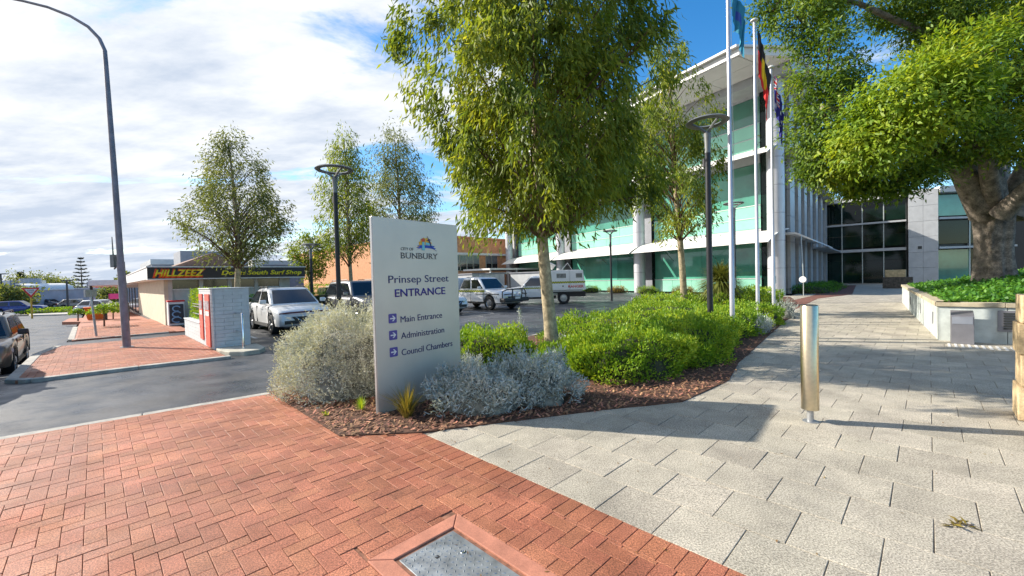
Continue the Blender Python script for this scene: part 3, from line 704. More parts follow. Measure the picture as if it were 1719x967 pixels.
flat('logo_wave', [(.63, 2.055), (.70, 2.085), (.82, 2.095), (.93, 2.085), (1.0, 2.058), (.955, 2.082), (.985, 2.095), (.935, 2.105), (.965, 2.125), (.88, 2.130), (.80, 2.132), (.72, 2.130), (.655, 2.118), (.70, 2.108), (.645, 2.095), (.69, 2.083)], M['logo_blue'], -0.006)
flat('logo_land', [(.80, 2.135), (.93, 2.132), (.86, 2.165), (.80, 2.172)], M['logo_aqua'], -0.008)
flat('logo_tower', [(.735, 2.062), (.785, 2.062), (.778, 2.175), (.742, 2.175)], M['logo_aqua'], -0.009)
flat('logo_lamp_room', [(.735, 2.178), (.785, 2.178), (.792, 2.205), (.778, 2.222), (.742, 2.222), (.728, 2.205)], M['logo_red'], -0.009)
flat('logo_bird', [(.825, 2.262), (.850, 2.225), (.872, 2.215), (.905, 2.205), (.872, 2.198), (.893, 2.150), (.897, 2.105), (.872, 2.150), (.853, 2.190), (.815, 2.196), (.848, 2.208)], M['navy'], -0.011)
for zt_, s_, w_, n_ in ((1.128, 'Main Entrance', 0.705, 'main_entrance_lettering'), (0.915, 'Administration', 0.735, 'administration_lettering'), (0.700, 'Council Chambers', 0.885, 'council_lettering')):
    text(n_, s_, M['navy'], sg, w_, 0.080, (0.355, yy, zt_-0.012))
    cx_, cz_ = 0.236, zt_+0.052; q = 0.060
    rr = [(cx_+sx*(q-.012)+.012*math.cos(k), cz_+sz*(q-.012)+.012*math.sin(k)) for sx, sz, k0 in ((1, 1, 0), (-1, 1, 1.571), (-1, -1, 3.142), (1, -1, 4.712)) for k in (k0, k0+.79, k0+1.571)]
    tile = flat('arrow_tile', rr, M['lilac'])
    flat('arrow', [(cx_-.040, cz_-.008), (cx_+.014, cz_-.008), (cx_-.012, cz_-.034), (cx_+.006, cz_-.036), (cx_+.042, cz_), (cx_+.006, cz_+.036), (cx_-.012, cz_+.034), (cx_+.014, cz_+.008), (cx_-.040, cz_+.008)], M['offwhite'], -0.0065, parent=tile)

# ------------------------------------------------------------------ bollard
t = thing('bollard', 'brushed steel bollard standing alone on the grey paving', 'bollard', (3.22, 4.52, 0))
b = MB(); b.lathe([(0.079, 0.135), (0.083, 0.138), (0.083, 1.262), (0.079, 1.268), (0.0, 1.268)], 40); b.build('sleeve', M['steel'], t, smooth=40)
b = MB(); b.lathe([(0.076, 1.2685), (0.076, 1.273), (0.070, 1.276), (0, 1.276)], 40); b.build('cap', M['steel_cap'], t, smooth=40)
b = MB(); b.lathe([(0.032, -0.02), (0.032, 0.16)], 20); b.build('post', M['galv'], t, smooth=40)
b = MB(); b.lathe([(0.075, -0.01), (0.075, 0.006), (0.04, 0.009), (0.03, 0.009)], 20, cap=False); b.build('base_flange', M['galv'], t, smooth=40)

# ------------------------------------------------------------------ street furniture
def ring_lamp(label, loc, h, rot=0.0, ring=0.56, r=0.075):
    t = thing('ring_lamp', label, 'lamp post', loc, rot, 'ring topped lamp posts')
    b = MB(); b.lathe([(r*1.25, -0.1), (r*1.25, 0.02), (r, 0.03), (r*0.92, h-0.75), (r*0.92, h-0.74)], 18); b.build('post', M['black_paint'], t, smooth=40)
    b = MB(); b.lathe([(r*0.95, h-0.74), (r*1.0, h-0.5), (r*1.25, h-0.28), (r*0.4, h-0.2), (0, h-0.2)], 18); b.build('neck', M['lamp_grey'], t, smooth=40)
    b = MB(); n = 40; pr = [(-.09, .0), (-.05, .035), (.05, .04), (.09, .0), (.05, -.03), (-.05, -.028)]; m_ = len(pr); vs = []
    for k in range(n):
        c_, s_ = math.cos(2*math.pi*k/n), math.sin(2*math.pi*k/n)
        vs += [((ring+x)*c_, (ring+x)*s_, h+z) for x, z in pr]
    b.add(vs, [(k*m_+i, k*m_+(i+1) % m_, ((k+1) % n)*m_+(i+1) % m_, ((k+1) % n)*m_+i) for k in range(n) for i in range(m_)])
    b.build('ring', M['lamp_grey'], t, smooth=50)
    for k in range(3):
        th = 2*math.pi*k/3+0.5; b = MB()
        b.path([(0, 0, h-0.27), (math.cos(th)*ring*.5, math.sin(th)*ring*.5, h-.10), (math.cos(th)*ring*.93, math.sin(th)*ring*.93, h-.01)], [.04, .03, .028], 6); b.build('spoke', M['lamp_grey'], t, smooth=50)
    b = MB(); b.box(-.05, .05, r*.9, r*.9+.06, h-1.05, h-.85); b.build('control_box', M['black_paint'], t)
ring_lamp('black ring lamp post rising beside the three flagpoles', (4.84, 10.2, 0), 5.3, 0.3, ring=0.40, r=0.07)
ring_lamp('black ring lamp post between the white hatchback and the entrance sign', (-5.63, 13.55, 0), 5.3, 0.9, ring=0.50, r=0.075)
ring_lamp('far slim lamp post before the green glass facade', (6.75, 28.3, 0), 4.65, 0.2, ring=0.40, r=0.07)
ring_lamp('slim lamp post behind the flagpoles near the grass tree', (11.75, 22.0, 0), 5.25, 1.1, ring=0.42, r=0.09)
ring_lamp('small lamp post half hidden in the young street tree by the shop', (-10.55, 22.0, 0), 3.7, 0.1, ring=0.35, r=0.07)

# tall street light with a long curved arm
t = thing('street_light', 'tall grey street light with a long curved outreach arm', 'street light', (-10.85, 11.67, 0))
top = at(178, 110, 11.67) - Vector((-10.85, 11.67, 0)); arm = [at(u, v, 11.67) - Vector((-10.85, 11.67, 0)) for u, v in ((176, 85), (167, 65), (148, 45), (118, 27), (80, 12), (40, 2), (0, -6), (-30, -10))]
b = MB(); b.path([(0, 0, -.1), (0, 0, 0.02)], [.15, .15], 12); b.build('base_plate', M['galv'], t)
b = MB(); b.path([(0, 0, 0), (top.x*.3, 0, 2.4), (top.x*.301, 0, 2.401), (top.x*.6, 0, 5), tuple(top)] + [tuple(p) for p in arm], [.092, .088, .076, .066, .052, .048, .045, .042, .038, .035, .032, .03, .03], 14); b.build('pole', M['pole_grey'], t, smooth=50)
e = arm[-1]; b = MB(); b.path([tuple(e), (e.x-.3, 0, e.z-.03), (e.x-.75, 0, e.z-.06)], [.06, .14, .08], 10); b.build('lantern', M['lamp_grey'], t, smooth=50)
b = MB(); b.box(-.30, -.20, -.06, .06, 2.25, 2.6); b.tube((-.26, 0, 2.6), (-.27, 0, 3.1), .02, .01); b.path([(-.14, 0, 2.3), (-.2, 0, 2.25), (-.25, 0, 2.2)], .02, 6); b.build('antenna_box', M['lamp_grey'], t)

# flagpoles and limp flags
def flagpole(label, loc, h, r):
    t = thing('flagpole', label, 'flagpole', loc, 0, 'flagpoles beside the entrance walk')
    b = MB(); b.lathe([(r*1.5, -.1), (r*1.5, .06), (r, .08), (r, 2.0), (r*.93, 2.01), (r*.62, h)], 16); b.build('pole', M['white_pole'], t, smooth=40)
    b = MB(); b.lathe([(r*.7, h-.02), (r*1.9, h), (r*1.9, h+.03), (r*.8, h+.07), (0, h+.08)], 16); b.build('finial', M['white_trim'], t, smooth=40)
    b = MB(); b.path([(r*1.15, -.01, 1.4), (r*1.3, -.02, h*.5), (r*1.0, 0, h-.05)], .006, 5); b.build('halyard', M['offwhite'], t)
    b = MB(); b.box(r*.8, r*1.5, -.02, .02, 1.25, 1.5); b.build('cleat', M['galv'], t)
    return t
f1 = Vector((5.54, 10.5, 0)); f2 = Vector((7.66, 13.0, 0)); f3 = Vector((8.47, 13.5, 0))
flagpole('thick white flagpole nearest the lamp post, flying the teal flag', f1, 9.9, 0.058)
flagpole('white flagpole flying the black, red and yellow flag', f2, 9.35, 0.056)
flagpole('shortest white flagpole, flying the blue flag with stars', f3, 8.15, 0.052)
def flag(name, label, loc, ztop, hoist, fly, out, pick, mats, seed, ang=0.15, drop=0.86, fold=.07):
    nu, nv = 56, 40; r = np.random.default_rng(seed); b = MB(); vs = []
    for j in range(nv+1):
        for i in range(nu+1):
            u, v = i/nu, j/nv
            x = .02 + out*(u**.8)*(1-.25*v) + .02*math.sin(9*u+3*v); y = fold*math.sin(u*13+v*2.2+seed)*u**.5*(1-.3*v) + .02*math.sin(u*31+v*4)
            z = -v*hoist - fly*drop*(u**1.12) - .03*math.sin(5*u)
            vs.append((x, y, z))
    w = nu+1
    for j in range(nv):
        for i in range(nu): b.f.append((j*w+i, j*w+i+1, (j+1)*w+i+1, (j+1)*w+i)); b.m.append(pick((i+.5)/nu, (j+.5)/nv))
    b.v = vs
    o = b.build(name, mats, loc=(loc.x+.07, loc.y, ztop), smooth=80, rz=ang); tag(o, label, 'flag', 'flags on the poles'); return o
flag('flag', 'teal blue flag hanging limp at the top of its pole', f1, 8.95, .95, 1.25, .40, lambda u, v: 0 if not (.3 < u < .6 and .35 < v < .62) else 1, [M['teal_flag'], M['logo_blue']], 2)
def ab(u, v):
    if ((u-.5)*2)**2*1.0 + ((v-.5)*1.35)**2 < .16: return 2
    return 0 if v < .5 else 1
flag('flag', 'limp black and red flag with a yellow disc', f2, 9.1, 1.25, 1.85, .36, ab, [M['black_flag'], M['red_flag'], M['yel_flag']], 5, ang=-.1, fold=.05)
def au(u, v):
    if u < .5 and v < .5:
        x, y = u/.5-.5, v/.5-.5
        if abs(x) < .06 or abs(y) < .1: return 2
        if abs(x) < .11 or abs(y) < .18: return 1
        if abs(abs(x)-abs(y)) < .06: return 2
        if abs(abs(x)-abs(y)) < .13: return 1
        return 0
    for sx, sy, q in ((.25, .76, .09), (.75, .18, .05), (.75, .84, .05), (.63, .45, .05), (.87, .40, .05)):
        if abs(u-sx) < q*.6 and abs(v-sy) < q: return 1
    return 0
flag('flag', 'limp dark blue flag with a red and white canton and stars', f3, 8.0, 1.0, 1.60, .36, au, [M['blue_flag'], M['white_flag'], M['red_flag']], 9, ang=.2, fold=.05)

# ------------------------------------------------------------------ stone planter, kiosk, pillar
pl = thing('stone_planter', 'raised planter wall of pale stone with tan capstones around the fig', 'planter', (0, 0, 0), STREET)
pk = mat('planter_core', (0.3, 0.31, 0.3), 0.8)
PW = [(0.15, 13.37), (-0.45, 21.0), (-0.90, 27.2)]
def wallrun(p, q, n, h, th, part, m, z0=-.05, gap=.004, jit=0.0):
    p, q = Vector(p), Vector(q); d = (q-p).normalized(); nn = Vector((-d.y, d.x)); L_ = (q-p).length
    for k in range(n):
        a_, b_ = p+d*(L_*k/n+gap), p+d*(L_*(k+1)/n-gap); j = random.uniform(0, jit)
        m_ = MB(); m_.prism([(a_-nn*j)[:], (b_-nn*j)[:], (b_+nn*th)[:], (a_+nn*th)[:]], z0, h); m_.build(part, m, pl, bevel=.006)
# inside of the planter is on +a side; left face runs away from the viewer, front face runs to the right
wallrun((-0.90, 27.2), (-0.45, 21.0), 4, .76, .28, 'wall_stone', M['palestone']); wallrun((-0.45, 21.0), (0.15, 13.37), 5, .76, .28, 'wall_stone', M['palestone'])
wallrun((0.15, 13.37), (6.2, 13.37), 6, .76, .28, 'wall_stone', M['palestone'])
wallrun((-0.94, 27.25), (-0.49, 21.0), 6, .855, .40, 'capstone', M['limecap'], z0=.764); wallrun((-0.49, 21.0), (0.11, 13.33), 7, .855, .40, 'capstone', M['limecap'], z0=.764)
wallrun((0.11, 13.33), (6.2, 13.33), 6, .855, .40, 'capstone', M['limecap'], z0=.764)
for c_ in (14.4, 17.5, 21.4):
    a_ = np.interp(c_, [13.37, 21, 27.2], [.15, -.45, -.9]); b = MB(); b.box(a_-.012, a_+.05, c_-.11, c_+.11, .28, .56); b.build('recessed_light', M['plinth'], pl)
b = MB(); b.box(1.02, 1.50, 13.352, 13.42, .26, .70, 0); b.build('vent_frame', M['plinth'], pl)
for k in range(7): b = MB(); b.box(1.10, 1.42, 13.335, 13.355, .31+k*.052, .345+k*.052); b.build('vent_slat', M['mullion_dark'], pl)
t = thing('info_plinth', 'small grey metal information plinth standing against the planter wall', 'plinth', tuple(AC(.50, 13.05)), STREET)
b = MB(); b.extr([(-.16, 0), (.16, 0), (.16, .70), (-.16, .60)], 'x', -.17, .17); b.build('body', M['plinth'], t, bevel=.008)
b = MB(); b.add([(-.15, -.166, .43), (.15, -.166, .43), (.15, -.166, .58), (-.15, -.166, .58), (-.15, -.158, .43), (.15, -.158, .43), (.15, -.158, .58), (-.15, -.158, .58)], [(0, 1, 2, 3), (4, 7, 6, 5), (0, 4, 5, 1), (2, 6, 7, 3), (0, 3, 7, 4), (1, 5, 6, 2)]); b.build('plaque', M['screen'], t)
# tactile paving strip
tp = thing('tactile_strip', 'ribbed tactile paving strip in front of the planter wall', 'tactile paving', (0, 0, 0), STREET)
b = MB(); b.box(.25, 2.6, 12.3, 12.9, -.02, .003); b.build('base', M['paver'], tp)
for k in range(24): b = MB(); b.box(.28+k*.096, .32+k*.096, 12.34, 12.86, .0035, .010); b.build('rib', M['offwhite'], tp)
# limestone wall end
lw = thing('limestone_wall', 'rough limestone block wall at the edge of the paving', 'wall', (0, 0, 0), STREET)
z_ = 0
for row, hh in enumerate((.36, .34, .33, .30)):
    xs = [.66, 1.25, 1.95, 2.7, 3.5] if row % 2 == 0 else [.68, 1.6, 2.3, 3.1, 3.5]
    for k in range(len(xs)-1):
        m_ = MB(); j = random.uniform(-.015, .015); m_.box(xs[k]+.004, xs[k+1]-.004, 6.85+j, 7.27-abs(j), z_+.004, z_+hh-.004)
        ob = m_.build('block', M['limestone'], lw, bevel=.009)
    z_ += hh
# ------------------------------------------------------------------ block wall, planter hedge and pylon across the driveway
t = thing('feature_wall', 'pale painted block pylon with two coral red sign panels and low planter wall', 'wall', (0, 0, 0), STREET)
b = MB(); b.box(-15.0, -13.09, 2.16, 2.95, -.2, 1.56); b.build('pylon_core', M['pale_brick'], t)
def blockface(x0, x1, y0, y1, z0, z1, along, bl=.40, bh=.10):
    """courses of thin painted blocks on one face"""
    row = 0; z = z0
    while z < z1-.02:
        zz = min(z+bh, z1); L0, L1 = (x0, x1) if along == 'x' else (y0, y1); s_ = L0 - (bl/2 if row % 2 else 0)
        while s_ < L1-.02:
            p, q = max(s_, L0), min(s_+bl, L1)
            if q-p > .03:
                m_ = blk
                if along == 'x': m_.box(p+.003, q-.003, y0, y1, z+.0035, zz-.0035)
                else: m_.box(x0, x1, p+.003, q-.003, z+.0035, zz-.0035)
            s_ += bl
        z = zz; row += 1
blk = MB(); blockface(-15.0, -13.07, 2.13, 2.165, 0, 1.57, 'x'); bo = blk.build('block_courses', M['pale_brick'], t); bo['kind'] = 'stuff'
blk = MB(); blockface(-13.1, -13.065, 2.17, 2.95, 0, 1.57, 'y'); bo = blk.build('block_courses', M['pale_brick'], t); bo['kind'] = 'stuff'
b = MB(); b.box(-15.02, -13.05, 2.11, 2.97, 1.572, 1.60); b.build('coping', M['pale_brick'], t, bevel=.006)
b = MB(); b.box(-18.0, -15.0, 2.17, 2.45, -.2, .55); b.build('planter_core', M['pale_brick'], t)
blk = MB(); blockface(-18.0, -15.0, 2.13, 2.172, 0, .56, 'x'); bo = blk.build('block_courses', M['pale_brick'], t); bo['kind'] = 'stuff'
b = MB(); b.box(-18.02, -15.02, 2.11, 2.47, .562, .60); b.build('coping', M['pale_brick'], t, bevel=.006)
for x0, x1, z0 in ((-14.85, -14.38, .16), (-13.98, -13.38, .04)):
    b = MB(); b.box(x0, x1, 2.10, 2.128, z0, 1.44); pn = b.build('sign_panel', M['coral'], t)
    b = MB(); b.box(x0+.02, x1-.02, 2.094, 2.0995, 1.02, 1.26); b.build('photo_strip', mat('photo_print', (.30, .24, .26), .5, var=.5, ns=14), pn)
    b = MB(); b.box(x0+.1, x1-.02, 2.094, 2.0995, .86, .98); b.build('caption', M['offwhite'], pn)
    for k in range(3): b = MB(); b.box(x0+.03, x0+.10, 2.094, 2.0995, .28+k*.2, .33+k*.2); b.build('caption', M['logo_red'], pn)
for z_ in (.80, 1.02, 1.10): b = MB(); b.tube((-15.0, 2.25, z_), (-17.0, 2.25, z_), .016); b.build('rail', M['chrome'], t)
b = MB(); b.box(-15.6, -15.05, 2.2, 2.26, .6, 1.08); b.build('board', M['hivis_dark'], t)
t = thing('entry_pad', 'small concrete pad with rounded corner below the pylon', 'pad', (0, 0, 0), STREET)
b = MB(); b.prism([(-13.06, 2.15), (-12.5, 2.15), (-12.0, 2.25), (-11.72, 2.5), (-11.75, 2.85), (-12.1, 3.05), (-13.06, 3.1)], -.2, .05); b.build('slab', M['concrete'], t, bevel=.02)
t = thing('handrail', 'short stainless handrail beside the painted block pylon', 'handrail', (0, 0, 0), STREET)
b = MB(); b.path([(-12.33, 2.62, .05), (-12.33, 2.62, .88), (-12.36, 2.62, .92), (-12.42, 2.62, .93), (-13.06, 2.62, .93)], .028, 10); b.build('rail', M['chrome'], t, smooth=50)
b = MB(); b.tube((-12.33, 2.62, .45), (-13.06, 2.62, .45), .02); b.build('rail', M['chrome'], t, smooth=50)
b = MB(); b.lathe([(.06, .05), (.06, .06), (0, .06)], 14, (-12.33, 2.62, 0)); b.build('foot', M['chrome'], t)

# ------------------------------------------------------------------ vehicles
def wheel(t, x, y, r, w, steel=False):
    s_ = 1 if y > 0 else -1; b = MB(); y0 = y-s_*w/2
    pr = [(r*.62, 0), (r*.93, 0), (r, .035), (r, w-.035), (r*.93, w), (r*.62, w)]
    b.lathe([(a_, s_*(h_-w/2)) for a_, h_ in pr], 28, (x, y, r), 'y', cap=False); wo_ = b.build('wheel', M['rubber'], t, smooth=40)
    b = MB(); b.lathe([(r*.64, s_*(w/2-.05)), (r*.60, s_*(w/2-.015)), (r*.52, s_*(w/2-.06)), (0, s_*(w/2-.07))], 24, (x, y, r), 'y')
    for k in range(5):
        th = 2*math.pi*k/5; c_, sn = math.cos(th), math.sin(th)
        if not steel: b.path([(x, y+s_*(w/2-.03), r), (x+c_*r*.58, y+s_*(w/2-.03), r+sn*r*.58)], [.05, .035], 5)
    if steel: b.lathe([(r*.42, s_*(w/2-.07)), (r*.40, s_*(w/2-.02)), (r*.2, s_*(w/2-.01)), (0, s_*(w/2-.01))], 20, (x, y, r), 'y')
    b.build('rim', M['rim'], wo_, smooth=40)
def quadplate(name, pts, m, parent, th=.008, out=None):
    """thin plate over a planar polygon, pushed a little along its outward side"""
    P = [Vector(p) for p in pts]; n = (P[1]-P[0]).cross(P[2]-P[0]).normalized()
    if out is not None and n.dot(Vector(out)) < 0: n = -n
    k = len(P); b = MB(); b.add([p+n*.003 for p in P]+[p+n*(th) for p in P], [tuple(range(k)), tuple(range(k, 2*k))[::-1]]+[(i, (i+1) % k, k+(i+1) % k, k+i) for i in range(k)])
    return b.build(name, m, parent)
def vehicle(name, label, loc, az, paint, L_, W_, H_, r, wb, top, cab, sill=.24, steel=False, rails=False, tail_x=None, cat='car', group=None, plate=True, splits=(.04, .47, .53, .95), hoodz=None, guard=None):
    t = thing(name, label, cat, loc, R(90-az), group); P = M[paint]
    xf, xr = L_/2, (-L_/2 if tail_x is None else tail_x); fa, ra_ = wb/2+.02, -wb/2+.02
    b = MB(); N = 64; rings = []
    for i in range(N+1):
        x = xr+(xf-xr)*i/N; zt = float(np.interp(x, [p[0] for p in top], [p[1] for p in top])); zb = sill+.02
        e_ = (xf-x)/.5; pw = 1-.16*max(0, 1-e_)**2; e_ = (x-xr)/.45; pw *= 1-.10*max(0, 1-e_)**2 if tail_x is None else 1
        ar = r*1.17
        for wx in (fa, ra_):
            if abs(x-wx) < ar: zb = max(zb, min(r+math.sqrt(ar*ar-(x-wx)**2), zt-.12))
        if x > xf-.12: zb = max(zb, sill+.02+(.12-(xf-x))*.9)
        w = W_/2*pw; h = zt-zb
        half = [(w*.72, zb), (w*.955, zb+.05*h), (w*.99, zb+.3*h), (w, zb+.58*h), (w*.985, zb+.8*h), (w*.93, zb+.94*h), (w*.82, zt), (w*.4, zt+.018)]
        rings.append([(x, y, z) for y, z in half]+[(x, -y, z) for y, z in half[::-1]])
    n = len(rings[0]); b.add([p for rg in rings for p in rg], [(i*n+k, i*n+(k+1) % n, (i+1)*n+(k+1) % n, (i+1)*n+k) for i in range(N) for k in range(n)]+[tuple(range(n)), tuple(N*n+k for k in range(n))[::-1]])
    body = b.build('body', P, t, smooth=55)
    b = MB(); b.box(xr+.12, xf-.2, -W_*.36, W_*.36, sill-.02, r*1.7); b.build('underbody', M['car_dark'], t)
    # cabin: (belt front x, roof front x, roof rear x, belt rear x, belt z, roof z)
    x0, x1, x2, x3, zb, zr = cab; wb_, wr = W_/2*.93, W_/2*.74
    b = MB(); vs = []
    st = [(x0, zb-.05, wb_), (x1, zr-.012, wr), (x1*.72+x2*.28, zr+.018, wr), (x1*.35+x2*.65, zr+.015, wr), (x2, zr-.015, wr), (x3, zb-.05, wb_)]
    for (x, z, w) in st: vs += [(x, w, z), (x, -w, z)]
    b.add(vs, [(2*i, 2*i+1, 2*i+3, 2*i+2) for i in range(5)]+[(0, 2, 4, 6, 8, 10), (11, 9, 7, 5, 3, 1), (0, 10, 11, 1)]); cb_ = b.build('cabin', P, t, smooth=50, bevel=.10)
    S_ = lambda s, q, sd: Vector((x0, sd*wb_, zb-.05)).lerp(Vector((x3, sd*wb_, zb-.05)), s).lerp(Vector((x1, sd*wr, zr)).lerp(Vector((x2, sd*wr, zr)), s), q)
    for sd in (1, -1):
        for k in (0, 2): quadplate('side_window', [S_(splits[k], .14, sd), S_(splits[k+1], .14, sd), S_(splits[k+1]-(.03 if k else 0), .82, sd), S_(splits[k]+(.06 if not k else 0), .82, sd)], M['glass_car'], t, out=(0, sd, 0))
    def E_(xa, xb, s, q): return Vector((xa, wb_, zb-.05)).lerp(Vector((xa, -wb_, zb-.05)), s).lerp(Vector((xb, wr, zr)).lerp(Vector((xb, -wr, zr)), s), q)
    quadplate('windscreen', [E_(x0, x1, .06, .12), E_(x0, x1, .94, .12), E_(x0, x1, .92, .88), E_(x0, x1, .08, .88)], M['glass_car'], t, out=(1, 0, .5))
    quadplate('rear_window', [E_(x3, x2, .1, .2), E_(x3, x2, .9, .2), E_(x3, x2, .88, .85), E_(x3, x2, .12, .85)], M['glass_car'], t, out=(-1, 0, .5))
    for wx in (fa, ra_):
        for sd in (1, -1): wheel(t, wx, sd*(W_/2-.115), r, .22, steel)
    hz = hoodz or float(np.interp(xf-.12, [p[0] for p in top], [p[1] for p in top]))
    for sd in (1, -1):
        b = MB(); b.add([(xf-.42, sd*W_*.480, hz-.10), (xf-.10, sd*W_*.40, hz-.13), (xf-.045, sd*W_*.27, hz-.14), (xf-.045, sd*W_*.27, hz-.25), (xf-.10, sd*W_*.40, hz-.28), (xf-.42, sd*W_*.487, hz-.2),
                          (xf-.42, sd*W_*.505, hz-.10), (xf-.07, sd*W_*.42, hz-.13), (xf+.012, sd*W_*.27, hz-.14), (xf+.016, sd*W_*.27, hz-.25), (xf-.06, sd*W_*.425, hz-.28), (xf-.42, sd*W_*.508, hz-.2)],
                         [(6, 7, 8, 9, 10, 11), (0, 5, 4, 3, 2, 1)]+[(i, (i+1) % 6, 6+(i+1) % 6, 6+i) for i in range(6)]); b.build('headlight', M['lens'], t)
        b = MB(); b.box(xr-.012, xr+.16, sd*W_*.40-.09, sd*W_*.40+.075, zb-.28, zb-.02) if tail_x is None else b.box(xr-.01, xr+.02, sd*W_*.40-.06, sd*W_*.40+.06, .6, .75); b.build('tail_light', M['lens_red'], t)
        b = MB(); b.cbox((x0-.30, sd*(W_/2+.09), zb+.10), (.11, .20, .15)); mo = b.build('mirror', P if paint != 'car_tan' else M['car_dark'], t, bevel=.035)
        for hx in (.28, .70): b = MB(); p_ = S_(hx, 0, sd); b.cbox((p_.x, sd*(W_/2+.006), zb-.16), (.16, .03, .03)); b.build('door_handle', P, t)
        for hx in (splits[0]-.02, (splits[1]+splits[2])/2, splits[3]): b = MB(); p_ = S_(hx, 0, sd); b.cbox((p_.x, sd*(W_/2-.012), .30+(zb-.3)/2), (.012, .03, zb-.42)); b.build('door_gap', M['car_dark'], t)
        b = MB(); b.box(ra_+r*1.2, fa-r*1.2, sd*(W_/2-.03)-.02, sd*(W_/2-.03)+.02, sill, sill+.11); b.build('sill_trim', M['car_dark'], t)
        if rails: b = MB(); b.path([(x1-.25, sd*(wr-.04), zr), (x1-.32, sd*(wr-.04), zr+.05), (x2+.25, sd*(wr-.04), zr+.05), (x2+.12, sd*(wr-.04), zr)], .02, 6); b.build('roof_rail', M['car_dark'], t)
    b = MB(); b.add([(xf+.02, -W_*.25, hz-.14), (xf+.02, W_*.25, hz-.14), (xf+.025, W_*.17, hz-.36), (xf+.025, -W_*.17, hz-.36), (xf-.2, -W_*.25, hz-.14), (xf-.2, W_*.25, hz-.14), (xf-.2, W_*.17, hz-.36), (xf-.2, -W_*.17, hz-.36)], [(0, 1, 2, 3), (4, 7, 6, 5), (0, 4, 5, 1), (3, 2, 6, 7), (1, 5, 6, 2), (0, 3, 7, 4)]); gr = b.build('grille', M['car_dark'], t)
    b = MB(); b.path([(xf+.03, -W_*.2, hz-.15), (xf+.035, -W_*.09, hz-.31), (xf+.035, W_*.09, hz-.31), (xf+.03, W_*.2, hz-.15)], .018, 6); b.build('grille_trim', M['chrome'], gr)
    b = MB(); b.box(xf-.15, xf+.012, -W_*.38, W_*.38, sill+.12, sill+.24); b.build('air_intake', M['car_dark'], t)
    if plate: b = MB(); b.box(xf+.03, xf+.05, -.19, .19, hz-.47, hz-.36); b.build('number_plate', M['offwhite'], t)
    b = MB(); b.box(xr-.02, xr+.1, -.2, .2, .62, .73) if tail_x is None else b.box(xr-.012, xr, -.2, .2, .5, .6); b.build('number_plate', M['offwhite'], t)
    if guard: b = MB(); b.path([(xf-.16, -W_*.44, hz-.03), (xf-.03, -W_*.3, hz+.0), (xf+.01, 0, hz+.01), (xf-.03, W_*.3, hz+.0), (xf-.16, W_*.44, hz-.03)], .03, 6); b.build('bonnet_guard', guard, t)
    return t
def suv_top(L_, belt, hood, nose): return [(-L_/2, .72), (-L_/2+.05, belt-.08), (-L_/2+.3, belt), (L_/2-1.45, belt), (L_/2-1.05, hood+.02), (L_/2-.35, hood-.06), (L_/2-.12, nose), (L_/2-.02, nose-.16), (L_/2, nose-.3)]
Z0 = ZR+.004
def park(a, c, z=Z0): p = AC(a, c); return (p.x, p.y, z)
vehicle('parked_car', 'white compact SUV with black roof rails facing the driveway behind the grey shrub', park(-17.3, 5.15), 136, 'car_white', 4.38, 1.84, 1.59, .335, 2.65, [(-2.19, .70), (-2.14, .95), (-1.95, 1.06), (-.6, 1.02), (.85, .97), (1.2, .97), (1.75, .90), (2.02, .80), (2.14, .66), (2.19, .50)], (1.18, .28, -1.20, -2.02, 1.0, 1.57), rails=True, group='vehicles in the car park', guard=mat('bonnet_guard', (.12, .03, .03), .25, var=.05))
vehicle('parked_car', 'silver grey wagon parked second from the shop, partly behind the entrance sign', park(-19.0, 8.85), 135, 'car_silver', 4.80, 1.86, 1.80, .37, 2.80, suv_top(4.8, 1.08, 1.08, .95), (1.05, .45, -1.75, -2.25, 1.1, 1.78), rails=True, group='vehicles in the car park')
vehicle('parked_car', 'white car almost hidden by the edge of the entrance sign', park(-18.45, 12.35), 135, 'car_white', 4.40, 1.80, 1.50, .32, 2.6, suv_top(4.4, .92, .92, .80), (.95, .25, -1.2, -1.9, .94, 1.48), group='vehicles in the car park')
# utility with bull bar
dm = vehicle('utility_vehicle', 'white dual cab utility with black bull bar and yellow chequer stripe', park(-18.45, 16.0), 135, 'car_white', 5.2, 1.87, 1.80, .385, 3.08, [(-2.6, 1.12), (-.9, 1.12), (1.15, 1.12), (1.5, 1.10), (2.2, 1.02), (2.45, .92), (2.56, .76), (2.6, .62)], (1.20, .50, -.85, -1.15, 1.12, 1.79), steel=True, cat='utility vehicle', group='vehicles in the car park', sill=.34)
b = MB(); b.box(-2.58, -1.2, -.88, .88, 1.13, 1.80); b.build('canopy', M['car_white'], dm, bevel=.05)
b = MB(); b.box(2.42, 2.84, -.93, .93, .44, .66); b.build('bull_bar_channel', M['car_dark'], dm, bevel=.05)
b = MB()
for sd in (1, -1): b.path([(2.80, sd*.36, .66), (2.86, sd*.36, 1.10), (2.80, sd*.36, 1.14)], .035, 8); b.path([(2.62, sd*.90, .62), (2.60, sd*.88, 1.0), (2.72, sd*.62, 1.12), (2.82, sd*.34, 1.12)], .032, 8); b.path([(2.72, sd*.86, .85), (2.84, sd*.36, .88)], .028, 8)
b.path([(2.84, -.36, 1.12), (2.86, 0, 1.13), (2.84, .36, 1.12)], .035, 8); b.build('bull_bar_loops', M['car_dark'], dm, smooth=50)
for sd in (1, -1): b = MB(); b.lathe([(.06, -.09), (.095, -.02), (.095, .0), (0, .01)], 16, (0, 0, 0), 'z'); o = b.build('driving_light', M['lens'], dm, smooth=40); o.location = (2.88, sd*.2, .86); o.rotation_euler = (0, R(90), 0)
b = MB(); b.box(2.86, 2.875, -.19, .19, .60, .72); b.build('number_plate', M['offwhite'], dm)
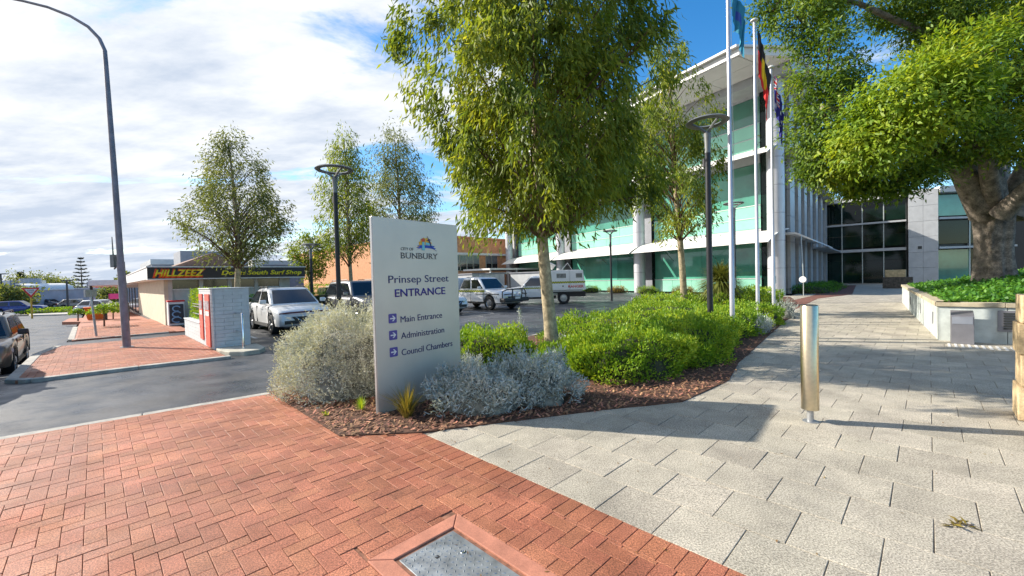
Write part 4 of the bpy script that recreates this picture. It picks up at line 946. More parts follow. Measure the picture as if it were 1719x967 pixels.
def chequer(parent, x0, x1, y, z0, z1, sd, n):
    b = MB(); dx = (x1-x0)/n
    for k in range(n):
        for j in range(2):
            x = x0+k*dx; za, zb_ = z0+(z1-z0)*j/2, z0+(z1-z0)*(j+1)/2
            b.add([(x, y+sd*.004, za), (x+dx, y+sd*.004, za), (x+dx, y+sd*.004, zb_), (x, y+sd*.004, zb_)], [(0, 1, 2, 3)], (k+j) % 2)
    o = b.build('chequer_stripe', [M['hivis'], M['hivis_dark']], parent); return o
for sd in (1, -1): chequer(dm, -1.15, 1.25, sd*.935, .98, 1.09, sd, 30)
b = MB(); b.box(-.75, .25, -.55, .55, 1.80, 1.84); b.path([(-.2, 0, 1.84), (-.2, 0, 1.98)], .03, 6); b.build('roof_rack', M['galv'], dm)
for sd in (1, -1): b = MB(); b.box(.42, 2.35, sd*.90-.06, sd*.90+.065, .86, .90); b.build('flare', M['car_dark'], dm, bevel=.02)
# ranger vehicle
rg = vehicle('ranger_vehicle', 'white ranger truck with box body, chequer stripe and red lettering', (1.75, 27.2, Z0), -84, 'car_white', 5.3, 1.87, 1.80, .385, 3.2, [(-.6, .95), (-.59, 1.12), (1.1, 1.12), (1.4, 1.10), (2.2, 1.02), (2.5, .92), (2.62, .76), (2.65, .62)], (1.15, .48, -.35, -.60, 1.12, 1.80), steel=True, tail_x=-.62, cat='utility vehicle', group='vehicles in the car park', sill=.36, splits=(.04, .84, .88, .9), plate=False)
b = MB(); b.box(-2.75, -.66, -.97, .97, .78, .86); b.build('tray', M['galv'], rg)
b = MB(); b.extr([(-2.98, .88), (-.66, .88), (-.66, 2.10), (-2.80, 2.10)], 'y', -.98, .98); b.build('box_body', M['car_white'], rg, bevel=.02)
for sd in (1, -1):
    chequer(rg, -2.93, -.70, sd*.98, 1.30, 1.42, sd, 30); chequer(rg, -.5, 1.2, sd*.935, 1.0, 1.08, sd, 24)
    for x0, x1 in ((-2.75, -2.35), (-1.75, -1.15)):
        b = MB(); b.box(x0, x1, sd*.98-.004, sd*.98+.006, 1.62, 1.92)
        vp_ = b.build('vent_panel', M['galv'], rg); b = MB()
        for k in range(7): b.box(x0+.02+k*(x1-x0-.04)/7, x0+.02+(k+.55)*(x1-x0-.04)/7, sd*.988-.002, sd*.988+.002, 1.65, 1.89)
        vs_ = b.build('vent_slots', M['car_dark'], vp_); vs_['kind'] = 'stuff'
    for x in (-2.0, -1.95): b = MB(); b.box(x-.004, x+.004, sd*.98-.002, sd*.98+.004, .9, 2.08); b.build('door_gap', M['car_dark'], rg)
    b = MB(); b.cbox((-1.55, sd*.985, 1.12), (.07, .02, .09)); b.build('lock', M['car_dark'], rg)
    b = MB(); b.extr([(-2.1+.46*math.cos(k), .385+.46*math.sin(k)) for k in np.linspace(.3, 2.84, 12)]+[(-2.1+.41*math.cos(k), .385+.41*math.sin(k)) for k in np.linspace(2.84, .3, 12)], 'y', sd*.72, sd*.96) if False else b.box(-2.72, -.68, sd*.9-.02, sd*.9+.02, .70, .80); b.build('side_rail', M['car_dark'], rg)
text('ranger_lettering', 'RANGER', M['red_text'], rg, .95, .15, (-1.88, .986, 1.02), rot=(R(90), 0, R(180)), bold=.02)
text('ranger_lettering', 'RANGER', M['red_text'], rg, .95, .15, (-2.85, -.986, 1.02), rot=(R(90), 0, 0), bold=.02)
b = MB(); b.box(-2.95, -1.2, -.8, .8, .45, .74); b.build('chassis', M['car_dark'], rg)
b = MB(); b.box(-2.6, -.9, -.6, .6, 2.10, 2.14); b.path([(-2.2, -.5, 2.14), (-1.9, -.2, 2.6), (-1.5, .1, 2.14)], .02, 5); b.build('roof_frame', M['galv'], rg)
b = MB(); b.add([(-.9, -.3, 2.2), (-.35, -.3, 2.45), (-.6, .2, 2.75), (-1.15, .2, 2.48), (-.88, -.28, 2.17), (-.33, -.28, 2.42), (-.58, .22, 2.72), (-1.13, .22, 2.45)], [(0, 1, 2, 3), (7, 6, 5, 4), (0, 4, 5, 1), (1, 5, 6, 2), (2, 6, 7, 3), (3, 7, 4, 0)]); b.tube((-.75, 0, 2.1), (-.75, 0, 2.46), .02); b.build('signal_board', M['awning'], rg)
# parked along the street
vehicle('parked_car', 'tan four wheel drive parked at the street kerb facing the driveway', park(-18.0, -2.4, road_z(-18)), 135, 'car_tan', 4.4, 1.80, 1.62, .37, 2.65, suv_top(4.4, 1.0, 1.0, .90), (.95, .50, -1.70, -2.08, 1.02, 1.60), rails=True, group='cars parked along the street', sill=.30)
vehicle('parked_car', 'tan car at the kerb, mostly cut off by the picture edge', park(-13.0, -2.5, road_z(-13)), 135, 'car_tan', 4.4, 1.80, 1.50, .35, 2.6, suv_top(4.4, .95, .95, .85), (.95, .40, -1.4, -1.95, .97, 1.48), group='cars parked along the street')
for lab, u, v, Y, paint, az in (('dark blue car in the distance behind the give way sign', 33, 527, 50, 'car_blue', 60), ('silver wagon at the far side of the roundabout', 84, 517, 72, 'car_silver', 80),
                            ('pale silver car crossing beyond the roundabout hedge', 132, 519, 64, 'car_silver', 75), ('white car partly behind the orange tub', 172, 527, 46, 'car_white', 85), ('small white car far down the street', 180, 504, 110, 'car_white', 120)):
    p = at(u, v, Y); vehicle('parked_car', lab, (p.x, p.y, p.z), az, paint, 4.5, 1.8, 1.6, .33, 2.65, suv_top(4.5, .98, .98, .86), (.95, .25, -1.4, -2.05, 1.0, 1.57), group='cars in the far street')

# ------------------------------------------------------------------ green glass building
C0 = Vector((17.93, 28.24, 0)); DAZ = 30.2
gb = thing('glass_office_building', 'three storey green glass office building with white columns and curved awnings', 'building', C0, R(90+DAZ))
# local x runs along the facade away from the entrance, local y points to the car park
BAY, NB, GY = 12.05, 3, -1.0
XE = BAY*NB+1.0
b = MB(); b.prism([(1.1, GY-.32), (XE-.1, GY-.32), (XE-.1, -14), (6.2, -14)], 0, 14.7); b.build('core', M['grey_clad'], gb)
def panel(x0, x1, z0, z1, y, m, part='pane', th=.05, parent=gb):
    m_ = MB(); m_.box(x0+.012, x1-.012, y-th, y, z0+.012, z1-.012); return m_.build(part, m, parent)
rows = [(0.08, 1.15, 'bgreen', 'spandrel_panel'), (1.15, 3.75, 'bglass', 'pane'), (3.75, 4.75, 'clad', 'cladding_panel'), (4.75, 5.55, 'bgreen', 'spandrel_panel'), (5.55, 6.45, 'bgreen', 'spandrel_panel'), (6.45, 9.45, 'bglass', 'pane'),
        (9.45, 10.5, 'clad', 'cladding_panel'), (10.5, 11.3, 'bgreen', 'spandrel_panel'), (11.3, 12.3, 'bgreen', 'spandrel_panel'), (12.3, 14.2, 'bglass', 'pane'), (14.2, 14.75, 'clad', 'cladding_panel')]
for k in range(NB):
    xa, xb = k*BAY+1.55, (k+1)*BAY-.9
    for z0, z1, m_, part in rows:
        n = 5 if m_ == 'bgreen' else (4 if m_ == 'bglass' else 2)
        for i in range(n): panel(xa+(xb-xa)*i/n, xa+(xb-xa)*(i+1)/n, z0, z1, GY+random.uniform(0, .012) - (.05 if m_ == 'bglass' else 0), M[m_], part)
    for z_ in (1.15, 5.55, 6.45, 11.3, 12.3):
        m_ = MB(); m_.box(xa, xb, GY-.02, GY+.045, z_-.03, z_+.03); m_.build('transom', M['mullion'], gb)
    for xx in (xa-.42, xb+.02):                  # dark slot and white reveal beside each column
        m_ = MB(); m_.box(xx, xx+.40, GY-.3, GY-.10, 0.05, 14.7); m_.build('slot_window', M['dglass'], gb)
m_ = MB(); m_.box(XE-.9, XE, GY-.2, GY+.1, 0, 14.7); m_.build('end_pier', M['clad'], gb)
for k in range(NB+1):
    x = k*BAY
    for j in range(8):                           # columns in stacked drums
        m_ = MB(); z0, z1 = j*1.85, (j+1)*1.85; m_.lathe([(.50, z0+.006), (.52, z0+.016), (.52, z1-.016), (.50, z1-.006)], 26, (x, 0, 0)); m_.build('column_drum', M['col_white'], gb, smooth=40)
    m_ = MB(); m_.lathe([(.495, 0), (.495, 14.85)], 20, (x, 0, 0)); m_.build('column_core', M['mullion_dark'], gb)
for k in range(NB+0):                            # curved awnings, one per bay and floor
    for zt_, zf in ((4.55, 3.62), (10.35, 9.45)):
        xa, xb = k*BAY-.35+(.1 if k else 0), (k+1)*BAY-.55; ns = 8; prof = []
        for i in range(ns+1):
            s_ = i/ns; prof.append((GY+.05+s_*2.55, zt_-(zt_-zf)*s_**1.7))
        m_ = MB(); vs = []; nx = 12
        for q in range(nx+1):
            x = xa+(xb-xa)*q/nx; vs += [(x, y, z) for y, z in prof]+[(x, y, z-.05) for y, z in prof[::-1]]
        L_ = 2*(ns+1); m_.add(vs, [(q*L_+i, q*L_+(i+1) % L_, (q+1)*L_+(i+1) % L_, (q+1)*L_+i) for q in range(nx) for i in range(L_)]+[tuple(range(L_)), tuple(nx*L_+i for i in range(L_))[::-1]])
        aw = m_.build('awning', M['awning'], gb, smooth=50)
        for q in range(nx+1):
            x = xa+(xb-xa)*q/nx; m_ = MB(); m_.path([(x, y, z-.06) for y, z in prof[::2]], .022, 4); m_.build('rib', M['mullion'], aw)
        for q in (1, 5, 9):
            x = xa+(xb-xa)*q/nx+.4; m_ = MB(); m_.tube((x, GY+1.9, zf+.35), (x+.1, GY+.02, zf-.85 if zt_ < 5 else zf+1.9), .02, n=5); m_.build('stay', M['mullion_dark'], aw)
ROOFP = [(-1.6, GY-.3), (-1.6, 1.6), (-.2, 4.6), (XE+1.5, 4.6), (XE+1.5, -14), (2.9, -14)]
m_ = MB(); m_.prism(ROOFP, 15.42, 15.55); rf = m_.build('roof', M['awning'], gb)
m_ = MB(); m_.prism([(-1.5, GY-.3), (-1.5, 1.4), (-.2, 4.3), (XE+1.4, 4.3), (XE+1.4, -14), (3.1, -14)], 15.0, 15.41); m_.build('roof_edge', M['awning'], rf)
for i in range(12):                              # soffit panels
    for j in range(2):
        x0, x1 = -.1+i*3.25, -.1+(i+1)*3.25; m_ = MB(); m_.box(x0+.02, x1-.02, .75+j*1.75, 2.46+j*1.75, 14.955, 14.99); m_.build('soffit_panel', M['soffit'], rf)
m_ = MB(); m_.box(-1.4, XE, -1.0, .70, 14.4, 14.98); m_.build('ring_beam', M['clad'], gb)

# ------------------------------------------------------------------ wing leading to the entrance, in shade
WAZ = 41.8
wg = thing('entrance_wing', 'shaded grey clad wing with dark glazing running back to the entrance', 'building', C0, R(90-WAZ))
# local x runs along the wing away from us, local y points left (inside); the face is at -y
m_ = MB(); m_.prism([(1.3, -.28), (28.6, -.28), (28.6, 8), (5.2, 8)], 0, 9.3); m_.build('core', M['mullion_dark'], wg)
m_ = MB(); m_.prism([(1.4, -1.2), (15, -1.2), (15, 8), (4.8, 8)], 14.52, 14.9); m_.build('roof', M['soffit'], wg)
m_ = MB(); m_.prism([(1.5, -.28), (14.6, -.28), (14.6, 8), (5.4, 8)], 9.3, 14.5); m_.build('upper_core', M['grey_clad'], wg)
x = .7
for i, (gw, pw) in enumerate(((1.6, 2.0), (1.7, 1.5), (1.9, 1.5), (2.2, 1.6), (2.5, 1.7), (2.7, 1.7), (2.8, 1.7), (2.0, .8))):
    for z0, z1 in ((0.1, 1.1), (1.1, 3.6), (3.6, 6.4), (6.4, 9.2)): panel(x, x+gw, z0, z1, -.25, M['dglass'], parent=wg)
    for j in range(5): m_ = MB(); m_.box(x+gw, x+gw+pw, -.5, -.1, .02+j*1.85, (j+1)*1.85); m_.build('cladding_panel', M['clad'], wg)
    if i < 4:
        for z0, z1 in ((9.4, 11.8), (11.8, 14.3)): panel(x, x+gw, z0, z1, -.25, M['dglass'], parent=wg)
        for j in range(5, 8): m_ = MB(); m_.box(x+gw, x+gw+pw, -.5, -.1, .02+j*1.85, min((j+1)*1.85, 14.45)); m_.build('cladding_panel', M['clad'], wg)
    x += gw+pw
for zt_, zf in ((4.3, 3.6), (10.1, 9.4)):        # blade awning along the wing
    m_ = MB(); n = 10
    for k in range(9):
        xa, xb = 1.0+k*1.6, 1.0+(k+1)*1.6-.35
        m_.extr([(-.3, zt_), (-1.0, zt_-.05), (-1.9, zf+.1), (-1.95, zf), (-1.0, zt_-.2), (-.3, zt_-.15)], 'x', xa, xb)
    m_.build('awning_blades', M['awning'], wg, smooth=40)['kind'] = 'stuff'
m_ = MB(); m_.box(14, 28.6, -1.7, -.2, 3.62, 3.74); m_.build('ledge', M['clad'], wg)
m_ = MB(); m_.box(14, 28.8, -1.2, 8, 9.3, 9.75); m_.build('eave', M['soffit'], wg)
# end facade with the doors
E0 = C0 + Vector((math.sin(R(WAZ)), math.cos(R(WAZ)), 0))*28.6
eb = thing('entrance_building', 'dark glazed entrance front with grey clad pier behind the fig tree', 'building', E0, R(90-(WAZ+90)))
# local x runs right, local y points away from us
W1 = 7.2
m_ = MB(); m_.box(-1, W1+30, 3.5, 9, 0, 9.4); m_.build('core', M['mullion_dark'], eb)
m_ = MB(); m_.box(-1.2, W1+2.4, -.6, 9, 9.25, 9.75); m_.build('eave', M['soffit'], eb)
for i in range(4):
    for z0, z1 in ((.05, 2.6), (2.6, 3.55), (4.05, 5.4), (5.4, 6.6), (6.9, 9.2)):
        panel(i*W1/4, (i+1)*W1/4, z0, z1, .1+random.uniform(0, .02), M['dglass'], parent=eb)
for z_, h_ in ((3.55, .5), (6.6, .3)): m_ = MB(); m_.box(0, W1, -.35, .08, z_, z_+h_*.6); m_.build('floor_band', M['clad'], eb)
for i in range(5): m_ = MB(); m_.box(i*W1/4-.04, i*W1/4+.04, -.02, .11, 0, 9.2); m_.build('mullion', M['mullion'] if i in (1, 2, 3) else M['mullion_dark'], eb)
for j in range(6):
    for q in range(2): m_ = MB(); m_.box(W1+.15+q*1.1, W1+.15+(q+1)*1.1-.015, -1.0, 1.0, .02+j*1.6, (j+1)*1.6-.0); m_.build('cladding_panel', M['clad'], eb)
m_ = MB(); m_.box(W1+.85, W1+1.15, -1.04, -1.0, 3.55, 3.85); m_.build('camera_plate', M['mullion_dark'], eb)
# right wing beyond the pier, seen past the trunk
rw = thing('side_wing', 'glazed ground and upper storey wing seen behind the fig trunk', 'building', E0 + Vector((math.sin(R(WAZ+90)), math.cos(R(WAZ+90)), 0))*(W1+2.5), R(-6))
m_ = MB(); m_.box(0, 46, .5, 8, 0, 9.3); m_.build('core', M['mullion_dark'], rw)
m_ = MB(); m_.box(-.6, 46, -.8, 8, 9.2, 9.8); m_.build('eave', M['soffit'], rw)
for i in range(15):
    for z0, z1 in ((.05, 3.4), (4.0, 6.4), (6.9, 9.1)): panel(i*3.0, (i+1)*3.0, z0, z1, .3, M['dglass'] if (i+int(z0)) % 3 else M['bglass'], parent=rw)
for z_ in (3.4, 6.4): m_ = MB(); m_.box(-.4, 46, -.5, .25, z_+.1, z_+.3); m_.build('ledge', M['clad'], rw)
for i in range(16): m_ = MB(); m_.box(i*3.0-.06, i*3.0+.06, .2, .4, 0, 9.2); m_.build('mullion', M['mullion'], rw)
p = at(1507, 475, 34); t = thing('stone_plinth', 'dark stone plinth with a tan stone block near the doors', 'plinth', (p.x, p.y, 0), R(-45))
m_ = MB(); m_.box(-.9, .9, -.5, .5, 0, .9); m_.build('base', mat('dark_stone', (.09, .075, .06), .8, var=.4, ns=8, bump=.6, bs=20), t, bevel=.03)
m_ = MB(); m_.box(-.75, .5, -.35, .35, .9, 1.5); m_.build('block', M['limestone'], t, bevel=.03)
t = thing('flood_light', 'small white flood light on a raked stay at the corner column', 'light', (18.6, 26.6, 0), .3)
m_ = MB(); m_.tube((0, 0, 1.1), (1.0, .9, 4.0), .022, n=6); m_.build('stay', M['mullion'], t)
m_ = MB(); m_.lathe([(0, -.26), (.14, -.18), (.20, .16), (0, .18)], 14); o = m_.build('head', M['white_trim'], t, smooth=40); o.location = (0, 0, 1.05); o.rotation_euler = (0, R(-80), .4)
m_ = MB(); m_.tube((0, 0, -.1), (0, 0, 1.0), .025); m_.build('stem', M['mullion'], t)

# ------------------------------------------------------------------ orange brick building behind the car park
bc = at(706, 470, 52); bb = thing('brick_building', 'orange brick building with a white band and grey strip windows', 'building', (bc.x, bc.y, ZR), STREET)
HB = 7.35
m_ = MB(); m_.box(-46, -.02, 0.02, 26, -2, HB); m_.build('core', M['orange_brick'], bb)
# brick courses as relief on both visible faces are too far to tell apart; bands, copings and windows are built
m_ = MB(); m_.box(-46, .15, -.12, 26, HB, HB+.22); m_.build('coping', M['orange_brick'], bb)
m_ = MB(); m_.box(-.02, .22, .4, 26, 5.05, 5.35); m_.build('band', M['white_trim'], bb)
for k in range(8):
    y0 = 4.0+k*1.15
    if k in (5,): continue
    m_ = MB(); m_.box(-.01, .06, y0, y0+1.05, 2.9, 5.0); w_ = m_.build('window', M['mullion'], bb)
    m_ = MB(); m_.box(.062, .09, y0+.06, y0+.99, 3.95, 4.95); m_.build('pane', mat('grey_pane', (.16, .17, .18), .15), w_)
    m_ = MB(); m_.box(.062, .09, y0+.06, y0+.99, 2.95, 3.9); m_.build('pane', M['win_dark'], w_)
m_ = MB(); m_.box(-3, -1, 1.5, 3.2, HB+.2, HB+1.5); m_.build('roof_plant', M['concrete'], bb)
m_ = MB(); m_.box(-30, -20, -.06, 0.01, .2, 1.4); m_.build('plinth_course', M['concrete'], bb)
cp = thing('carport', 'low white carport roof in front of the brick building', 'carport', (bc.x, bc.y, ZR), STREET)
m_ = MB(); m_.box(3.5, 8.5, 4, 18, 2.75, 2.95); m_.build('roof', M['awning'], cp)
m_ = MB(); m_.box(3.6, 8.4, 4.1, 17.9, 2.3, 2.42); m_.build('beam', M['awning'], cp)
for y0 in (4.2, 8.6, 13, 17.6): m_ = MB(); m_.box(8.2, 8.34, y0, y0+.14, 0, 2.75); m_.build('post', M['awning'], cp)
for k in range(26): m_ = MB(); m_.box(4.0, 4.06, 4.2+k*.53, 4.25+k*.53, 0, 2.2); m_.build('picket', M['mullion_dark'], cp)
for u_, lab in ((700, 'pale metal shed under the carport by the utility'), (905, 'grey shed wall behind the ranger truck')):
    p = at(u_ if u_ > 800 else 800, 485, 44); t = thing('metal_shed', lab, 'shed', (p.x, p.y, ZR), STREET)
    m_ = MB(); m_.box(-2, 2, -2.2, 2.2, 0, 2.2); m_.build('wall', M['clad'], t)
    m_ = MB(); m_.box(-2.1, 2.1, -2.3, 2.3, 2.2, 2.3); m_.build('roof', M['grey_clad'], t)
    for k in range(6): m_ = MB(); m_.box(2.002, 2.03, -2.1+k*.72, -1.45+k*.72, .05, 2.15); m_.build('panel', M['clad'], t)

# ------------------------------------------------------------------ surf shop
sh = thing('surf_shop', 'low cream surf shop with a black fascia and yellow lettering', 'shop', (0, 0, 0), STREET)
a1_, a2_, c1_, c2_ = -23.55, -39.0, 2.13, 7.2
FC0, FC1 = 1.56, 7.75
m_ = MB(); m_.box(a2_, a1_-.04, c1_+.04, c2_, -1, 2.5); m_.build('wall', M['cream2'], sh)
for k in range(14):                               # boarded street face, each sheet its own panel
    x0 = a1_-.02-k*1.1; m_ = MB(); m_.box(x0-1.085, x0, c1_, c1_+.045, -.4, 2.02); m_.build('wall_panel', M['cream'], sh)
m_ = MB(); m_.box(a1_-.042, a1_, c1_, c1_+.24, 0, 2.02); m_.build('wall_panel', M['cream'], sh)
for k in range(5): m_ = MB(); y0 = 2.375+k*1.105; m_.box(a1_-.042, a1_+.03, y0-.11, y0+.04, 0, 2.03); m_.build('pilaster', M['cream2'], sh)
for k in range(4):
    y0 = 2.42+k*1.105; m_ = MB(); m_.box(a1_-.04, a1_-.01, y0, y0+.93, 1.57, 1.97); w_ = m_.build('window', M['win_dark'], sh)
    m_ = MB(); m_.box(a1_-.041, a1_+.02, y0-.0, y0+.93, 1.52, 1.565); m_.build('sill', M['white_trim'], w_)
FZ0, FZ1 = 2.03, 2.50
m_ = MB(); m_.box(a1_, a1_+.62, FC0, FC1, FZ0-.05, FZ0-.005); m_.build('soffit', M['white_trim'], sh)
m_ = MB(); m_.box(a1_+.55, a1_+.63, FC0, FC1, FZ0, FZ1); fa_ = m_.build('fascia', M['black_sign'], sh)
m_ = MB(); m_.box(a2_, a1_+.548, FC0, FC0+.07, FZ0-.02, FZ1); m_.build('side_fascia', M['white_trim'], sh)
m_ = MB(); m_.box(a2_, a1_-.005, FC0+.075, c1_, FZ0-.04, FZ0); m_.build('awning', M['white_trim'], sh)
m_ = MB(); m_.box(a2_, a1_+.66, FC0-.03, FC1+.03, FZ1+.002, FZ1+.05); m_.build('roof_edge', M['white_trim'], sh)
fx = a1_+.632; rt = (R(90), 0, R(90)); y0 = c1_-.95
text('shop_name_outline', 'HILLZEEZ', M['orange_red'], sh, 1.82, .36, (fx, 1.72, FZ0+.05), rot=rt, bold=.055, shear=.28, depth=.004)
text('shop_name', 'HILLZEEZ', M['yellow'], sh, 1.70, .27, (fx+.006, 1.79, FZ0+.10), rot=rt, bold=.022, shear=.28, depth=.004)
text('shop_tagline', 'Down South Surf Shop', M['yellow'], sh, 3.46, .20, (fx, 4.12, FZ0+.13), rot=rt, bold=.035, shear=.22, depth=.004)
m_ = MB(); m_.add([(a1_-.6, c1_+.2, FZ1), (a1_-.6, c1_+3.6, FZ1), (a1_-.6, c1_+1.9, FZ1+.75), (a1_-9, c1_+.2, FZ1), (a1_-9, c1_+3.6, FZ1), (a1_-9, c1_+1.9, FZ1+.75)], [(0, 1, 2), (3, 5, 4), (0, 2, 5, 3), (1, 4, 5, 2), (0, 3, 4, 1)]); m_.build('gable_roof', M['tile_roof'], sh)
m_ = MB(); m_.tube((a1_-2, c1_+1.6, FZ1), (a1_-2, c1_+1.6, 4.0), .02); m_.tube((a1_-2.0, c1_+.9, 3.95), (a1_-2.0, c1_+2.3, 3.95), .012)
for k in range(6): m_.tube((a1_-2.25, c1_+1.0+k*.22, 3.95), (a1_-1.75, c1_+1.0+k*.22, 3.95), .008)
m_.build('antenna', M['lamp_grey'], sh)
m_ = MB(); m_.box(a1_-3, a1_-2.2, c1_+3.9, c1_+4.4, FZ1, FZ1+.5); m_.build('roof_vent', M['cream2'], sh)
# advertising bin at the corner
p = AC(-23.1, 2.45); t = thing('advertising_bin', 'narrow street bin with a blue swirl advert at the shop corner', 'bin', (p.x, p.y, 0), STREET)
m_ = MB(); m_.box(-.25, .25, -.28, .28, 0, 1.02); m_.build('body', M['white_trim'], t, bevel=.03)
m_ = MB(); m_.box(.252, .262, -.24, .24, .10, .92); ad_ = m_.build('advert', M['hivis_dark'], t)
for k in range(3): m_ = MB(); m_.path([(.268, .16*math.cos(q)*(1-.1*k), .25+.24*k+.11*math.sin(q)) for q in np.linspace(.4, 5.2, 12)], .025, 5); m_.build('swirl', mat('swirl_blue', (.22, .42, .62), .5), ad_)
m_ = MB(); m_.box(-.27, .27, -.30, .30, 1.02, 1.08); m_.build('lid', M['red_sign'], t, bevel=.02)
p = AC(-23.3, 3.4)
t = thing('drain_pipes', 'pair of dark downpipes on the front of the shop', 'pipe', (p.x, p.y, 0), STREET)
for k in (0, .14): m_ = MB(); m_.tube((0, k, 0), (0, k, .9), .03); m_.build('pipe', M['lamp_grey'], t)

# grey flat roofed building behind the shop
p = at(300, 470, 46); gy_ = thing('flat_roof_building', 'grey flat roofed building rising behind the surf shop', 'building', (p.x, p.y, ZR), STREET)
m_ = MB(); m_.box(-14, 0, -2.2, 13, -2, 4.2); m_.build('wall', M['grey_clad'], gy_)
m_ = MB(); m_.box(-14.1, .1, -2.3, 13.1, 4.2, 4.75); m_.build('parapet', M['clad'], gy_)
for k in range(5): m_ = MB(); m_.box(.002, .05, -1.4+k*2.6, .6+k*2.6, 3.0, 4.0); m_.build('window', M['win_dark'], gy_)
m_ = MB(); m_.box(-5, -2, 3.6, 5.2, 4.75, 5.3); m_.build('roof_plant', M['clad'], gy_)
m_ = MB(); m_.box(-2, -1.2, 12.4, 13.0, 4.75, 5.5); m_.build('chimney', M['orange_brick'], gy_)
m_ = MB(); m_.box(-.6, .02, 3.3, 4.4, 3.2, 4.75); m_.build('stair_head', M['white_trim'], gy_)

# ------------------------------------------------------------------ trees
gum_tree('tall young gum tree with a pale trunk rising behind the entrance sign', (0.78, 8.3, 0), 9.8, [(2.80, 1.3), (3.25, 1.9), (3.8, 2.2), (4.9, 2.2), (6.1, 2.05), (7.4, 1.85), (8.6, 1.3), (9.5, .45)], 430, 160, (.175, .038), .122, lean=(-.15, .0), seed=3, crown_dx=(-.2, 0), droop=1.1, z_first=2.4, spread=.25)
gum_tree('slender gum tree between the sign tree and the flagpoles', (6.75, 16.6, 0), 11.4, [(3.2, .8), (4.0, 1.45), (5.5, 1.7), (7.5, 1.6), (9.3, 1.15), (10.6, .6), (11.4, .25)], 170, 75, (.21, .048), .13, lean=(-.1, .2), seed=8, crown_dx=(-.15, 0), z_first=2.9, spread=.28)
p = at(397, 482, 16.5)
gum_tree('broad gum tree standing behind the painted block pylon', (p.x, p.y, ZR), 7.7, [(2.75, .6), (3.2, 1.3), (4.0, 2.0), (4.8, 1.8), (5.7, 1.35), (6.7, .75), (7.6, .25)], 210, 62, (.16, .042), .11, m=LG2, seed=12, z_first=2.3, spread=.30, droop=.5)
p = at(522, 480, 24.5)
gum_tree('small sparse yellowing tree beside the surf shop', (p.x, p.y, ZR), 4.7, [(2.2, .6), (3.0, 1.1), (3.8, 1.1), (4.6, .5)], 60, 55, (.18, .07), .09, seed=14, z_first=1.8, spread=.32, droop=.4)
p = at(592, 480, 24)
gum_tree('narrow gum tree behind the ring lamp post in the car park', (p.x, p.y, ZR), 10.6, [(3.3, .8), (4.0, 1.3), (5, 1.6), (6.5, 1.5), (8, 1.2), (9.4, .7), (10.5, .25)], 170, 60, (.20, .055), .11, seed=16, z_first=2.2, spread=.4, crown_dx=(-.3, 0))
p = at(672, 480, 27)
gum_tree('dense gum tree rising above the top of the entrance sign', (p.x, p.y, ZR), 11.6, [(3.0, 1.3), (4.5, 2.2), (6.2, 2.15), (8, 1.8), (9.8, 1.2), (11.4, .5)], 220, 66, (.21, .055), .14, m=LG2, seed=18, spread=.45)

# Moreton style fig: heavy trunk, spreading limbs, several leaf masses
FY = 14.2; fb = at(1668, 460, FY)
fg = thing('fig_tree', 'huge spreading fig tree with a thick flared trunk in the planter', 'tree', (fb.x, fb.y, 1.1))
F = lambda u, v, Y: at(u, v, Y) - Vector((fb.x, fb.y, 1.1))
b = MB(); vs = []; nz, na = 16, 40
for i in range(nz+1):
    k = i/nz; z = -.5 + k*2.9; rr = .44 + .32*math.exp(-k*5) + .11*max(0, k-.55)**1.1*2.2
    for j in range(na):
        th = 2*math.pi*j/na; q = rr*(1+.09*math.sin(5*th+1.5*k)*(1.2-k*.5)+.05*math.sin(11*th-3*k)+.03*math.sin(19*th+9*k))
        vs.append((q*math.cos(th)*.92, q*math.sin(th)*.92, z))
b.add(vs, [(i*na+j, i*na+(j+1) % na, (i+1)*na+(j+1) % na, (i+1)*na+j) for i in range(nz) for j in range(na)]+[tuple(nz*na+j for j in range(na))])
b.build('trunk', M['bark_fig'], fg, smooth=70)
for pts, r0 in (([(1655, 335, 14.2), (1618, 288, 13.8), (1560, 240, 13.4), (1470, 205, 13.0), (1380, 180, 12.8)], .42), ([(1664, 320, 14.2), (1655, 240, 14.4), (1640, 140, 14.6), (1610, 20, 15), (1590, -80, 15)], .42), ([(1690, 340, 14.2), (1735, 270, 14.0), (1800, 150, 13.6), (1850, 40, 13.4)], .45),
                ([(1668, 330, 14.6), (1680, 260, 16), (1650, 190, 18), (1600, 130, 20)], .36), ([(1668, 320, 13.9), (1655, 260, 12.9), (1615, 190, 12.0), (1560, 120, 11.4)], .26), ([(1640, 150, 14.6), (1560, 60, 14.2), (1440, 5, 13.8), (1330, -10, 13.8)], .16), ([(1680, 335, 13.6), (1740, 300, 12.6), (1830, 270, 11.6)], .3)):
    b = MB(); P = [F(*p) for p in pts]; P[0].z -= .5; b.path([tuple(p) for p in P], [r0*(1-.8*i/(len(P)-1)) for i in range(len(P))], 12); b.build('limb', M['bark_fig'], fg, smooth=60)
r = np.random.default_rng(21); LP_, LA_, LL_ = [], [], []
